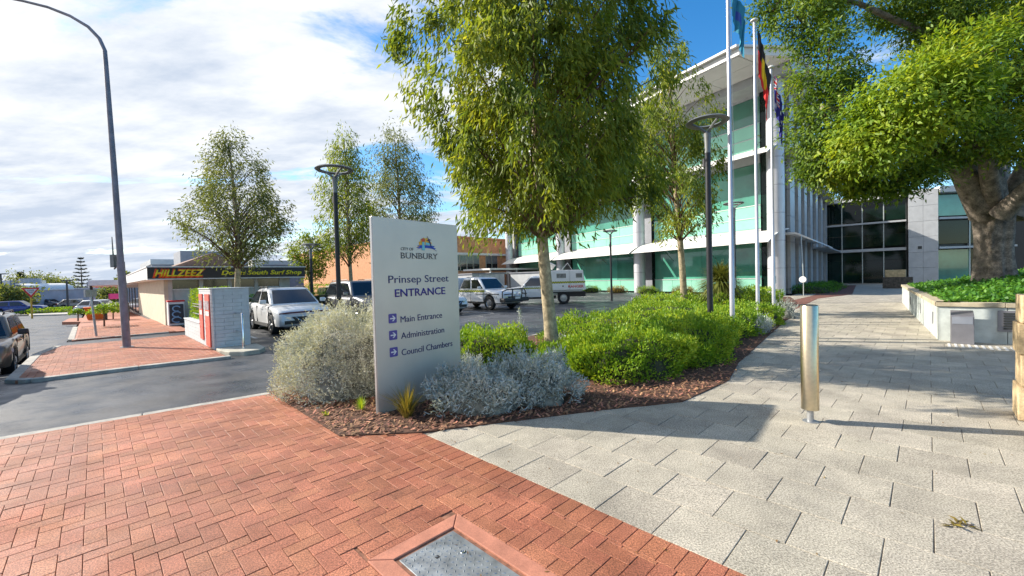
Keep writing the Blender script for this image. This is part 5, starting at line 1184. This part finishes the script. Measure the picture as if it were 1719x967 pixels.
masses = [  # u, v, depth, radii (m), clumps
    (1390, 210, 13.0, (.85, 1.2, 1.9), 62), (1382, 110, 13.4, (.85, 1.2, 1.2), 40), (1400, 258, 13.0, (.9, 1.2, .9), 44), (1345, 30, 13.8, (.9, 1.2, .7), 24), (1290, 5, 14.2, (.6, .8, .4), 10),
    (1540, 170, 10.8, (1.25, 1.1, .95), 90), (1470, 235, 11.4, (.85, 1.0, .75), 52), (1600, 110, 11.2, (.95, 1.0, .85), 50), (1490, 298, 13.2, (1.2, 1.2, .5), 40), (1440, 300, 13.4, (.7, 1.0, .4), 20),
    (1610, 235, 12.6, (1.1, 1.2, .65), 40), (1690, 190, 12.8, (1.2, 1.3, 1.0), 54), (1710, 90, 13.8, (1.5, 1.5, 1.3), 54), (1650, 20, 14.4, (1.5, 1.5, 1.0), 48), (1550, 10, 15.0, (1.2, 1.3, .5), 20),
    (1545, 272, 14.6, (1.4, 1.4, .4), 26), (1770, 150, 12.5, (1.1, 1.3, 1.6), 36), (1580, 60, 17, (1.6, 1.6, 1.0), 26), (1700, -60, 14, (2.2, 2.2, 1.4), 36), (1370, -50, 14.5, (1.4, 1.6, .9), 22), (1730, 245, 12.2, (.8, 1.0, .4), 16),
    (1510, 5, 14.2, (1.0, 1.2, .55), 26), (1590, 30, 13.6, (1.1, 1.2, .7), 34), (1400, -5, 13.8, (1.0, 1.2, .5), 24), (1660, 90, 12.8, (1.1, 1.2, .9), 40)]
for u, v, Y, rad, nc in masses:
    c0 = np.array(F(u, v, Y)); d = unit(r.normal(size=(nc, 3))); q = r.uniform(.45, 1.0, (nc, 1))**.6; C = c0 + d*q*np.array(rad)
    per = 100; n = nc*per; idx = np.repeat(np.arange(nc), per)
    P = C[idx] + r.normal(size=(n, 3))*np.array([.27, .27, .17]); out = unit(P-c0)
    LP_.append(P); LL_.append(out*.6+np.array([-.25, 0, .7])); LA_.append(out*.55 + np.array([0, 0, -.30]) + r.normal(size=(n, 3))*.55)
for part, ids, lm in (('crown', [k for k in range(len(masses)) if k not in (5, 6, 7)], LF), ('sunlit_crown', [5, 6, 7], LF2)):  # sunlit lobes take the lighter painted leaf, all others the darker one
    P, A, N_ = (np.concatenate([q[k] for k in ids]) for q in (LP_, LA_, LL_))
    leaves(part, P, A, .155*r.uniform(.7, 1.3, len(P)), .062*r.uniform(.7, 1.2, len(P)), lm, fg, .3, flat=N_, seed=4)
b = MB()
for u, v, Y, rad, nc in masses[:17]:
    c0 = F(u, v, Y)
    for k in range(9):
        d = Vector(r.normal(size=3)).normalized(); e = c0 + Vector((d.x*rad[0], d.y*rad[1], d.z*rad[2]))*.9; s0 = c0 + Vector((.5, .4, -.3))*.6
        b.path([tuple(s0), tuple((s0+e)/2+Vector((0, 0, .12))), tuple(e)], [.035, .02, .006], 4, cap=False)
b.build('twigs', M['bark_dark'], fg)['kind'] = 'stuff'

# planter bed: mounded soil and ivy-like ground cover
pm = lambda a, c: .72 + .62*min(max((a-np.interp(c, [13.37, 21, 27.2], [.5, -.1, -.55]))/3.2, 0), 1)*min(max((c-13.7)/3.5, 0), 1) + .03*math.sin(3*a)*math.cos(2.1*c)
b = MB(); na_, nc_ = 26, 30; vs = []
for i in range(na_+1):
    for j in range(nc_+1):
        c_ = 13.6+j*13.4/nc_; a_ = float(np.interp(c_, [13.37, 21, 27.2], [.36, -.24, -.69]))+i*8.5/na_; vs.append((a_, c_, pm(a_, c_)))
b.add(vs, [(i*(nc_+1)+j, (i+1)*(nc_+1)+j, (i+1)*(nc_+1)+j+1, i*(nc_+1)+j+1) for i in range(na_) for j in range(nc_)])
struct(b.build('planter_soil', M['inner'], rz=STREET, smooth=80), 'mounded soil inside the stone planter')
r = np.random.default_rng(31); n = 26000
c_ = 13.62 + 12.5*r.uniform(0, 1, n)**1.6; a_ = np.interp(c_, [13.37, 21, 27.2], [.32, -.28, -.73]) + 6.4*r.uniform(0, 1, n)**1.2
z_ = np.array([pm(x, y) for x, y in zip(a_, c_)]) + r.uniform(.02, .20, n)
P = np.stack([(a_+c_)/S2, (c_-a_)/S2, z_], 1)
o = leaves('ivy_ground_cover', P, r.normal(size=(n, 3))+np.array([0, 0, .15]), .10*r.uniform(.6, 1.3, n), .075*r.uniform(.7, 1.2, n), LI, None, .2, flat=np.tile([0, 0, 1.0], (n, 1)), seed=6)
struct(o, 'bright green broad leaved ground cover filling the stone planter', 'stuff')

# ------------------------------------------------------------------ garden bed planting
def mound(name, label, centre, rx, ry, h, n, leaf, m, inner, seed, rot=0.0, **k):
    t = shrub(name, label, (centre[0], centre[1], 0.0), rx, ry, h, n, leaf, m, inner, seed, **k); t.rotation_euler.z = rot; return t
mound('silver_shrub', 'large rounded grey green shrub against the left edge of the sign', (-2.52, 6.5), .96, .88, 1.12, 42000, (.036, .015), LW, M['inner_grey'], 41, up=.6, sprig=7, lump=.10)
mound('lavender_shrub', 'low silver leaved shrub sprawling at the foot of the sign', (-.42, 5.30), .58, .42, .42, 12000, (.060, .014), LS, M['inner_grey'], 42, up=.7, sprig=7, lump=.18, bare=.30)
mound('lavender_shrub', 'second silver leaved shrub at the edge of the grey paving', (.24, 5.58), .54, .42, .50, 11000, (.060, .014), LS, M['inner_grey'], 43, up=.7, sprig=7, lump=.18, bare=.25)
HG = 'green hedge mounds in the garden bed'
mound('green_shrub', 'green mounded shrub just right of the sign panel', (-.55, 8.15), 1.05, .85, .66, 9000, (.062, .030), LH, M['inner'], 51, group=HG)
mound('green_shrub', 'small green shrub at the foot of the tall gum tree', (1.15, 7.2), .80, .6, .50, 10000, (.056, .027), LH, M['inner'], 52, group=HG)
mound('green_shrub', 'broad bright green shrub bulging towards the paving', (2.05, 7.25), 1.30, .85, .70, 18000, (.056, .027), LH, M['inner'], 53, group=HG, rot=.5)
mound('green_shrub', 'bright green shrub at the widest corner of the bed', (3.35, 8.2), 1.10, .85, .72, 15500, (.056, .027), LH, M['inner'], 54, group=HG, rot=.7)
mound('green_shrub', 'green shrub around the base of the black lamp post', (4.3, 10.0), 1.35, 1.0, .70, 12000, (.062, .030), LH, M['inner'], 55, group=HG, rot=.7)
mound('green_shrub', 'green shrub behind the gum tree trunk facing the car park', (2.3, 10.6), 1.7, 1.3, .66, 12000, (.065, .032), LH, M['inner'], 56, group=HG, rot=.6)
mound('green_shrub', 'green shrub in front of the thick flagpole', (5.8, 11.4), 1.2, .9, .62, 8500, (.065, .032), LH, M['inner'], 57, group=HG, rot=.8)
mound('green_shrub', 'green shrub filling the middle of the bed before the slender gum', (5.0, 13.6), 2.0, 1.6, .72, 11000, (.072, .036), LH, M['inner'], 58, group=HG, rot=.7)
mound('green_shrub', 'green shrub below the black and red flag', (7.6, 13.4), 1.4, .9, .60, 7000, (.072, .036), LH, M['inner'], 59, group=HG, rot=.8)
mound('green_shrub', 'far green shrub at the foot of the slender gum', (6.6, 17.2), 2.2, 1.5, .80, 8000, (.085, .042), LH, M['inner'], 60, group=HG, rot=.7)
mound('green_shrub', 'far green shrub in front of the grass tree', (8.9, 16.2), 1.6, 1.2, .85, 6000, (.085, .042), LH, M['inner'], 61, group=HG, rot=.7)
mound('green_shrub', 'green shrub at the far tip of the bed by the corner column', (11.6, 20.5), 2.0, 1.4, .85, 6000, (.09, .045), LH, M['inner'], 62, group=HG, rot=.8)
SG = 'small silver plants in the bed'
for i, (x, y, s_, lab) in enumerate(((6.45, 11.1, .30, 'small silver tuft spilling over the paving edge by the thick flagpole'), (7.0, 11.75, .24, 'smaller silver tuft next to the paving edge'), (9.5, 14.6, .42, 'silver plant at the foot of the shortest flagpole'), (-.75, 6.9, .22, 'silver sprig poking out beside the sign panel'), (4.4, 15.3, .34, 'silver plant nestled in the green hedge'), (1.05, 9.0, .2, 'silver seedling by the gum trunk'))):
    mound('silver_tuft', lab, (x, y), s_, s_*.9, s_*1.3, 1600, (.055, .012), LS, M['inner_grey'], 70+i, group=SG, up=.8, sprig=6)
b = MB()
t = thing('silver_flower', 'pale upright flower stem standing above the green shrubs', 'plant', (.15, 9.1, 0))
b.path([(0, 0, 0), (.02, 0, .5), (-.02, .02, .98)], [.01, .008, .004], 5); b.path([(.02, 0, .45), (.10, 0, .75)], [.007, .003], 5); b.build('stem', M['offwhite'], t)
n = 240; r = np.random.default_rng(5); z_ = r.uniform(.1, .98, n); P = np.stack([r.normal(0, .015, n), r.normal(0, .015, n), z_], 1); leaves('leaves', P, r.normal(size=(n, 3))+np.array([0, 0, .4]), .07, .014, LS, t, seed=3)
tussock('orange green grass tussock at the foot of the sign', (-1.30, 4.98, .01), 150, .46, .011, LT, 81, spread=1.0)
tussock('thin wispy grass tussock right of the sign foot', (-.92, 5.25, .01), 40, .42, .007, LT, 82)
tussock('small green grass tuft left of the sign on the mulch', (-1.98, 5.32, .01), 50, .20, .008, LH, 83)
tussock('tiny bright seedling on the mulch near the bricks', (-2.35, 5.15, .01), 14, .06, .012, LH, 84)
# grass tree
gt = thing('grass_tree', 'grass tree with a dark stump and a burst of thin spiky leaves', 'plant', (8.2, 16.4, 0))
b = MB(); b.path([(0, 0, -.1), (.02, 0, .5), (.0, .02, 1.15)], [.26, .24, .27], 14); b.build('stump', mat('grasstree_stump', (.14, .11, .09), .95, var=.45, ns=12, bump=1, bs=25), gt, smooth=60)
r = np.random.default_rng(9); n = 1500; th = r.uniform(0, 6.283, n); el = np.arcsin(r.uniform(-.55, 1, n)); L_ = r.uniform(.9, 1.3, n); b = MB()
for k in range(n):
    d = np.array([math.cos(th[k])*math.cos(el[k]), math.sin(th[k])*math.cos(el[k]), math.sin(el[k])]); s_ = np.array([-math.sin(th[k]), math.cos(th[k]), 0])*.014
    p0 = np.array([0, 0, 1.25]); p1 = p0+d*L_[k]*.55; p2 = p0+d*L_[k]+np.array([0, 0, -.22*L_[k]])
    b.add([p0-s_, p0+s_, p1+s_, p1-s_, p2], [(0, 1, 2, 3), (3, 2, 4)])
b.build('leaves', LX, gt)

# hedges beside the shop and pylon, planting along the facade
def boxhedge(label, a0, a1, c0, c1, z0, z1, n, m, seed, leaf=(.06, .03), group=None):
    r = np.random.default_rng(seed); p = AC((a0+a1)/2, (c0+c1)/2); t = thing('hedge', label, 'hedge', (p.x, p.y, 0), STREET, group); hx, hy = (a1-a0)/2, (c1-c0)/2
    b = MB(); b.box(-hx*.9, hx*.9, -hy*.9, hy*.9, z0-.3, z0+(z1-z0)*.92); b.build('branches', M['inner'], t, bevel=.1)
    P = r.uniform(-1, 1, (n, 3)); f = r.integers(0, 5, n); N = np.zeros((n, 3))
    for k, (ax_, sg_) in enumerate(((0, 1), (0, -1), (1, 1), (1, -1), (2, 1))): P[f == k, ax_] = sg_; N[f == k, ax_] = sg_
    q = 1+.05*np.sin(P[:, 0]*7+seed)+.05*np.sin(P[:, 1]*5); P = P*np.array([hx, hy, (z1-z0)/2])*q[:, None]+np.array([0, 0, (z0+z1)/2]) + r.normal(0, .03, (n, 3))
    leaves('foliage', P, N+r.normal(size=(n, 3))*.6+np.array([0, 0, .4]), leaf[0]*r.uniform(.6, 1.3, n), leaf[1]*r.uniform(.7, 1.2, n), m, t, seed=seed); return t
boxhedge('clipped yellow green hedge growing over the low painted wall', -17.9, -15.5, 2.35, 3.2, .55, 1.50, 7000, LH, 91)
boxhedge('long dark hedge along the shop side of the car park', -21.6, -20.9, 4.0, 12.5, .0, 1.15, 9000, LI, 92, (.07, .04))
boxhedge('green hedge in front of the brick building', -27.6, -26.2, 9.6, 18.0, .1, 1.5, 7000, LH, 93, (.09, .05))
for i in range(9):
    x = 3.0+i*3.7; P0 = C0 + Vector((-math.sin(R(DAZ)), math.cos(R(DAZ)), 0))*x + Vector((-math.cos(R(DAZ)), -math.sin(R(DAZ)), 0))*.9
    mound('facade_plant', ('%s low grassy plant from the corner column along the green facade' % ('first second third fourth fifth sixth seventh eighth ninth'.split()[i])), (P0.x, P0.y), .9, .6, .55, 1100, (.20, .02), LT if i % 2 else LH, M['inner'], 100+i, cat='plant', group='plants along the facade', up=1.0)
for i in range(4):
    q = C0 + Vector((math.sin(R(WAZ)), math.cos(R(WAZ)), 0))*(3.5+i*3.3) + Vector((math.cos(R(WAZ)), -math.sin(R(WAZ)), 0))*1.5
    mound('green_shrub', ('%s dark low shrub from the corner column along the shaded wing' % ('first second third fourth'.split()[i])), (q.x, q.y), 1.5, 1.0, .6, 1800, (.10, .04), LI, M['inner'], 120+i, group='shaded shrubs along the wing')
b = MB(); b.prism([(9.9, 17.6), (19.5, 27.0), (33.5, 43.6), (35.0, 42.4), (22.2, 27.2), (17.6, 24.0), (12.2, 17.9)], -.02, .006); struct(b.build('mulch_strip', M['chips']), 'strip of red mulch along the entrance wing')

# fallen leaves
r = np.random.default_rng(77); n = 300; a_ = r.uniform(-4, 3.4, n); c_ = 1.0 + 8*r.uniform(0, 1, n)
P = np.stack([(a_+c_)/S2, (c_-a_)/S2, np.full(n, .004)], 1); A = r.normal(size=(n, 3)); A[:, 2] = .12
o = leaves('leaf_litter', P, A, r.uniform(.012, .04, n), r.uniform(.006, .016, n), leafmat('dry_leaf', [(.10, .05, .02), (.22, .12, .04), (.30, .24, .06)], .1), None, .3, flat=np.tile([0, 0, 1.0], (n, 1)), seed=8); struct(o, 'scattered dry leaves on the paving', 'stuff')
p = at(1607, 820, 2.62); t = thing('fallen_leaf_sprig', 'yellow brown sprig of fallen leaves on the grey paving', 'leaf', (p.x, p.y, .004))
n = 16; P = np.stack([r.uniform(-.06, .06, n), r.uniform(-.03, .03, n), r.uniform(.0, .012, n)], 1); A = r.normal(size=(n, 3)); A[:, 2] = .15
leaves('leaves', P, A, .07, .016, leafmat('sprig_leaf', [(.16, .11, .02), (.28, .22, .03)], .1), t, flat=np.tile([0, 0, 1.0], (n, 1)), seed=9)
b = MB(); b.path([(-.07, -.01, .004), (0, .005, .008), (.08, -.015, .004)], .003, 4); b.build('twig', M['bark_dark'], t)

# ------------------------------------------------------------------ far street to the left
def far(name, label, cat, u, v, Y, rz=STREET): p = at(u, v, Y); return thing(name, label, cat, (p.x, p.y, p.z), rz), Y/F_PX
t, k = far('traffic_sign', 'red and white give way triangle on a yellow post', 'road sign', 54, 535, 30, R(52))
b = MB(); b.tube((0, 0, 0), (0, 0, 39*k), .05); b.build('post', mat('yellow_post', (.55, .38, .05), .6), t)
s_ = 10.5*k; z0 = 52*k
b = MB(); b.extr([(0, z0-2*s_*.82), (s_, z0), (-s_, z0)], 'y', -.05, -.02); pl_ = b.build('plate', M['red_sign'], t)
b = MB(); b.extr([(0, z0-1.5*s_*.82), (s_*.66, z0-s_*.2), (-s_*.66, z0-s_*.2)], 'y', -.06, -.052); b.build('inner_triangle', M['offwhite'], pl_)
text('give_way_lettering', 'GIVE', M['charcoal'], pl_, s_*.72, s_*.22, (-s_*.36, -.062, z0-s_*.55), depth=.006); text('give_way_lettering', 'WAY', M['charcoal'], pl_, s_*.5, s_*.22, (-s_*.25, -.062, z0-s_*.85), depth=.006)
t, k = far('sign_post', 'thin leaning grey sign post on the brick footpath', 'post', 162, 564, 14.7, 0)
b = MB(); b.path([(0, 0, -.05), (-.14, 0, 76*k)], [.035, .03], 8); b.build('post', M['galv'], t); b = MB(); b.box(-.17, -.11, -.2, .2, 66*k, 78*k); b.build('plate', M['galv'], t)
t, k = far('orange_tub', 'bright orange tapered tub standing at the kerb', 'tub', 161, 536, 24)
b = MB(); w = 13.5*k; b.add([(-w*.72, -w*.72, 0), (w*.72, -w*.72, 0), (w*.72, w*.72, 0), (-w*.72, w*.72, 0), (-w, -w, 20*k), (w, -w, 20*k), (w, w, 20*k), (-w, w, 20*k)], [(3, 2, 1, 0), (4, 5, 6, 7), (0, 1, 5, 4), (1, 2, 6, 5), (2, 3, 7, 6), (3, 0, 4, 7)]); b.build('body', M['orange_bin'], t, bevel=.03)
b = MB(); b.box(-w*1.06, w*1.06, -w*1.06, w*1.06, 19.5*k, 21*k); b.build('rim', M['orange_bin'], t)
for u, v, Y, h, s_, lab in ((175, 548, 18.4, 40, 26, 'little umbrella shaped street tree nearest the light pole'), (190, 536, 23, 30, 22, 'second little umbrella shaped street tree by the orange tub'), (131, 539, 22.0, 22, 14, 'tiny sapling on the small kerbed island')):
    p = at(u, v, Y); k = Y/F_PX; t = thing('street_tree', lab, 'tree', (p.x, p.y, p.z), 0, 'little street trees'); r = np.random.default_rng(int(u))
    b = MB(); b.path([(0, 0, 0), (.02, 0, h*.45*k), (0, 0, h*.85*k)], [.035, .03, .015], 6); b.build('trunk', M['bark_dark'], t)
    n = int(900*s_/22); th = r.uniform(0, 6.28, n); q = np.sqrt(r.uniform(0, 1, n)); P = np.stack([q*np.cos(th)*s_*k*.8, q*np.sin(th)*s_*k*.8, h*k*(.62+.36*(1-q**2)*r.uniform(.3, 1, n))-q*.04], 1)
    leaves('crown', P, r.normal(size=(n, 3)), .09, .045, LH, t, seed=int(u))
b = MB(); b.prism([tuple(ground(u, v, -.72))[:2] for u, v in ((104, 541), (167, 540), (160, 533), (116, 535))], -2, -.70); struct(b.build('traffic_island', M['brick_far']), 'small kerbed brick island in the road')
b = MB(); b.prism([(at(u, v, Y).x, at(u, v, Y).y) for u, v, Y in ((52, 530, 46), (150, 528, 46), (150, 524, 56), (40, 524, 56))], -2, -1.0); struct(b.build('roundabout', M['kerb']), 'kerbed roundabout island')
for i, (u, s_) in enumerate(((72, 2.1), (104, 2.2), (134, 1.8))):
    p = at(u, 522, 50+i); mound('low_hedge', ('low roundabout hedge below the give way sign', 'low roundabout hedge in the middle', 'low roundabout hedge next to the sapling')[i], (p.x, p.y), s_*1.2, s_*.7, .55, 1500, (.16, .09), LH, M['inner'], 140+i, cat='hedge', group='roundabout planting').location.z = -1.05
def bldg(name, label, u0, u1, vt, vb, Y, m, depth=10, az=0, parts=()):
    p0, p1 = at(u0, vb, Y), at(u1, vb, Y); k = Y/F_PX; t = thing(name, label, 'building', (p0.x, p0.y, min(p0.z, -1.4)), az); w = (p1-p0).length; h = (vb-vt)*k+(p0.z-min(p0.z, -1.4))
    b = MB(); b.box(0, w, 0, depth, -.4, h); b.build('wall', m, t); b = MB(); b.box(-.1, w+.1, -.12, depth, h, h+.18); b.build('parapet', M['white_trim'], t)
    return t, w, h, k
t, w, h, k = bldg('shop_building', 'pale grey commercial building with blue awning at the picture edge', -30, 62, 489, 527, 70, M['far_stone'])
b = MB(); b.box(2, w, -1.6, -.02, h*.52, h*.60); b.build('awning', M['blue_awning'], t)
for i in range(8): b = MB(); b.box(.5+i*w/8, .3+(i+.82)*w/8, -.06, -.005, .1, h*.46); b.build('shop_window', M['far_dark'], t)
for i in range(9): b = MB(); b.box(.4+i*w/9, .9+i*w/9, -1.5, -1.4, -.2, h*.52); b.build('post', M['far_dark'], t)
b = MB(); b.lathe([(1.3, h+.2), (1.3, h+2.0), (0, h+2.0)], 24, (w*.60, 2.5, 0)); b.build('round_tower', M['far_stone'], t, smooth=40)
b = MB(); b.box(w*.30, w*.47, .5, 6, h+.2, h+1.7); b.build('upper_glazing', M['screen'], t)
b = MB(); pr = [(w*.76+2.4*math.sin(q), h+1.1*math.cos(q)) for q in np.linspace(0, 1.5, 10)]; b.extr(pr+[(x, z-.2) for x, z in pr[::-1]], 'y', -1, 6); b.build('vault_roof', M['awning'], t, smooth=50)
b = MB(); b.box(w*.76, w*.95, .4, 5, h, h+.6); b.build('vault_wall', M['far_dark'], t)
t, w, h, k = bldg('shop_building', 'low shops with a blue sign beyond the give way sign', 62, 105, 487, 520, 95, M['far_stone'])
b = MB(); b.box(1, w*.8, -.3, -.02, h*.55, h*.9); b.build('shop_sign', M['blue_awning'], t); b = MB(); b.box(0, w, -1.6, -.02, h*.45, h*.52); b.build('awning', M['far_dark'], t)
for i in range(6): b = MB(); b.box(.3+i*w/6, (i+.85)*w/6, -.06, -.005, .1, h*.44); b.build('shop_window', M['far_dark'], t)
t, w, h, k = bldg('shop_building', 'low brown roofed shops across the end of the road', 105, 150, 500, 514, 120, M['far_dark'])
for i in range(5): b = MB(); b.box(.4+i*w/5, (i+.8)*w/5, -.06, -.005, .2, h*.6); b.build('shop_window', M['win_dark'], t)
t, w, h, k = bldg('shop_building', 'long white roofed store with a red sign down the street', 150, 232, 482, 508, 110, M['white_trim'])
b = MB(); b.box(-.5, w, -2.5, 0, h*.55, h*.66); b.build('awning', M['awning'], t); b = MB(); b.box(1, 8, -.5, -.02, h*.9, h*1.22); b.build('shop_sign', M['red_sign'], t)
b = MB(); b.box(-1, w, .5, 9, h+.1, h+1.4); b.build('roof', M['grey_clad'], t)
for i in range(6): b = MB(); b.box(.4+i*w/6, (i+.8)*w/6, -.06, -.005, .2, h*.5); b.build('shop_window', M['far_dark'], t)
t = thing('shop_building', 'white awning shopfront continuing the footpath past the surf shop', 'building', (0, 0, 0), STREET)
b = MB(); b.box(-62, -39.2, 2.2, 9, -1.5, 2.9); b.build('wall', M['cream2'], t); b = MB(); b.box(-62, -39.1, -.3, 2.19, 1.9, 2.25); b.build('awning', M['white_trim'], t)
for i in range(6): b = MB(); b.box(-42-i*3.6, -39.6-i*3.6, 2.15, 2.195, -.1, 1.7); b.build('shop_window', M['win_dark'], t)
for i in range(5): b = MB(); b.tube((-41-i*5, -.2, -1), (-41-i*5, -.2, 1.9), .06); b.build('post', M['far_dark'], t)
b = MB(); b.box(-47, -43, 5, 8.9, 2.9, 4.6); b.build('upper_storey', M['grey_clad'], t)
for i, (a_, c_) in enumerate(((-30, 1.2), (-33, .4), (-36, 1.4), (-40, .2))):
    p = AC(a_, c_); t = thing('street_bollard', ('dark bollard on the footpath beside the shop wall', 'dark bollard near the kerb past the street trees', 'dark bollard before the white awning', 'farthest dark bollard near the kerb')[i], 'bollard', (p.x, p.y, fpz(a_)), 0, 'dark bollards on the far footpath')
    b = MB(); b.lathe([(.06, 0), (.06, .85), (.05, .95), (0, .97)], 10); b.build('post', M['black_paint'], t)
t, k = far('banner_sign', 'pink banner board far down the street', 'banner', 192, 506, 60, 0); b = MB(); b.box(-9*k, 9*k, -.03, .03, 4*k, 13*k); b.build('board', M['pink'], t)
for x in (-8*k, 8*k): b = MB(); b.tube((x, 0, -.6), (x, 0, 13*k), .04); b.build('post', M['far_dark'], t)
for u, vt, lab in ((4, 459, 'dark street light pole at the picture edge'), (114, 470, 'distant thin power pole before the pine'), (211, 460, 'thin dark pole just past the light pole')):
    p = at(u, 515, 60); t = thing('utility_pole', lab, 'pole', (p.x, p.y, -1.4)); h = at(u, vt, 60).z+1.4
    b = MB(); b.tube((0, 0, 0), (0, 0, h), .14, .10, 7); b.build('pole', M['far_dark'], t); b = MB(); b.box(-.8, .8, -.06, .06, h-.15, h); b.build('arm', M['far_dark'], t)

# Norfolk pines and far trees
def norfolk(label, u, vb, vt, Y, seed):
    p = at(u, vb, Y); H_ = (vb-vt)*Y/F_PX; r = np.random.default_rng(seed); t = thing('norfolk_pine', label, 'tree', (p.x, p.y, p.z), 0, 'norfolk pines'); b = MB(); b.path([(0, 0, -1), (0, 0, H_*.5), (0, 0, H_)], [.25, .15, .03], 7); b.build('trunk', M['bark_dark'], t)
    PP, AA = [], []
    for i in range(11):
        z = H_*(.16+.80*i/10); R_ = H_*.19*(1-(i/10.6))**.9+.25
        for j in range(6):
            th = 2*math.pi*j/6+i*.5; m_ = 60; s_ = r.uniform(.1, 1, m_); PP.append(np.stack([np.cos(th)*R_*s_, np.sin(th)*R_*s_, z+.10*R_*s_+.12*R_*s_**3], 1)+r.normal(0, .06, (m_, 3))); AA.append(np.tile([math.cos(th), math.sin(th), .35], (m_, 1))+r.normal(0, .5, (m_, 3)))
    P = np.concatenate(PP); leaves('crown', P, np.concatenate(AA), .42, .12, LP, t, seed=seed)
norfolk('tall Norfolk pine with level tiers of branches beyond the roundabout', 139, 508, 431, 130, 3)
norfolk('shorter Norfolk pine rising behind the rounded tower', 36, 490, 457, 120, 4)
def far_tree(label, u, v, Y, rx, h, seed, m=LG2):
    p = at(u, v, Y); r = np.random.default_rng(seed); t = thing('far_tree', label, 'tree', (p.x, p.y, p.z-1), 0, 'trees at the end of the street'); b = MB(); b.path([(0, 0, -1), (.2, 0, h*.4), (0, 0, h*.75)], [.3, .22, .1], 6); b.build('trunk', M['bark_dark'], t)
    C = np.stack([r.normal(0, rx*.5, 40), r.normal(0, rx*.4, 40), h*r.uniform(.5, 1.0, 40)], 1); idx = np.repeat(np.arange(40), 55); n = len(idx)
    leaves('crown', C[idx]+r.normal(0, .16*rx, (n, 3)), r.normal(size=(n, 3)), .55, .3, m, t, seed=seed)
for i, (u, v, Y, rx, h, lab) in enumerate(((50, 508, 120, 5.5, 8.5, 'far dense tree behind the vaulted roof'), (72, 508, 125, 6, 8.3, 'far broad tree left of the pine'), (94, 508, 120, 4, 7, 'far leaning tree beside the pine'), (113, 510, 140, 4.5, 6, 'low far tree at the foot of the pine'), (128, 511, 125, 4.5, 5.0, 'far bushy tree right under the pine'),
                                              (150, 511, 130, 4.5, 4.5, 'low far tree right of the pine'), (190, 509, 95, 3.5, 4.2, 'yellow green far tree behind the street trees'), (218, 480, 75, 1.6, 3.0, 'small far tree next to the shop fascia'), (12, 520, 60, 3.5, 3.6, 'dark street tree at the picture edge'))):
    far_tree(lab, u, v, Y, rx, h, 160+i)
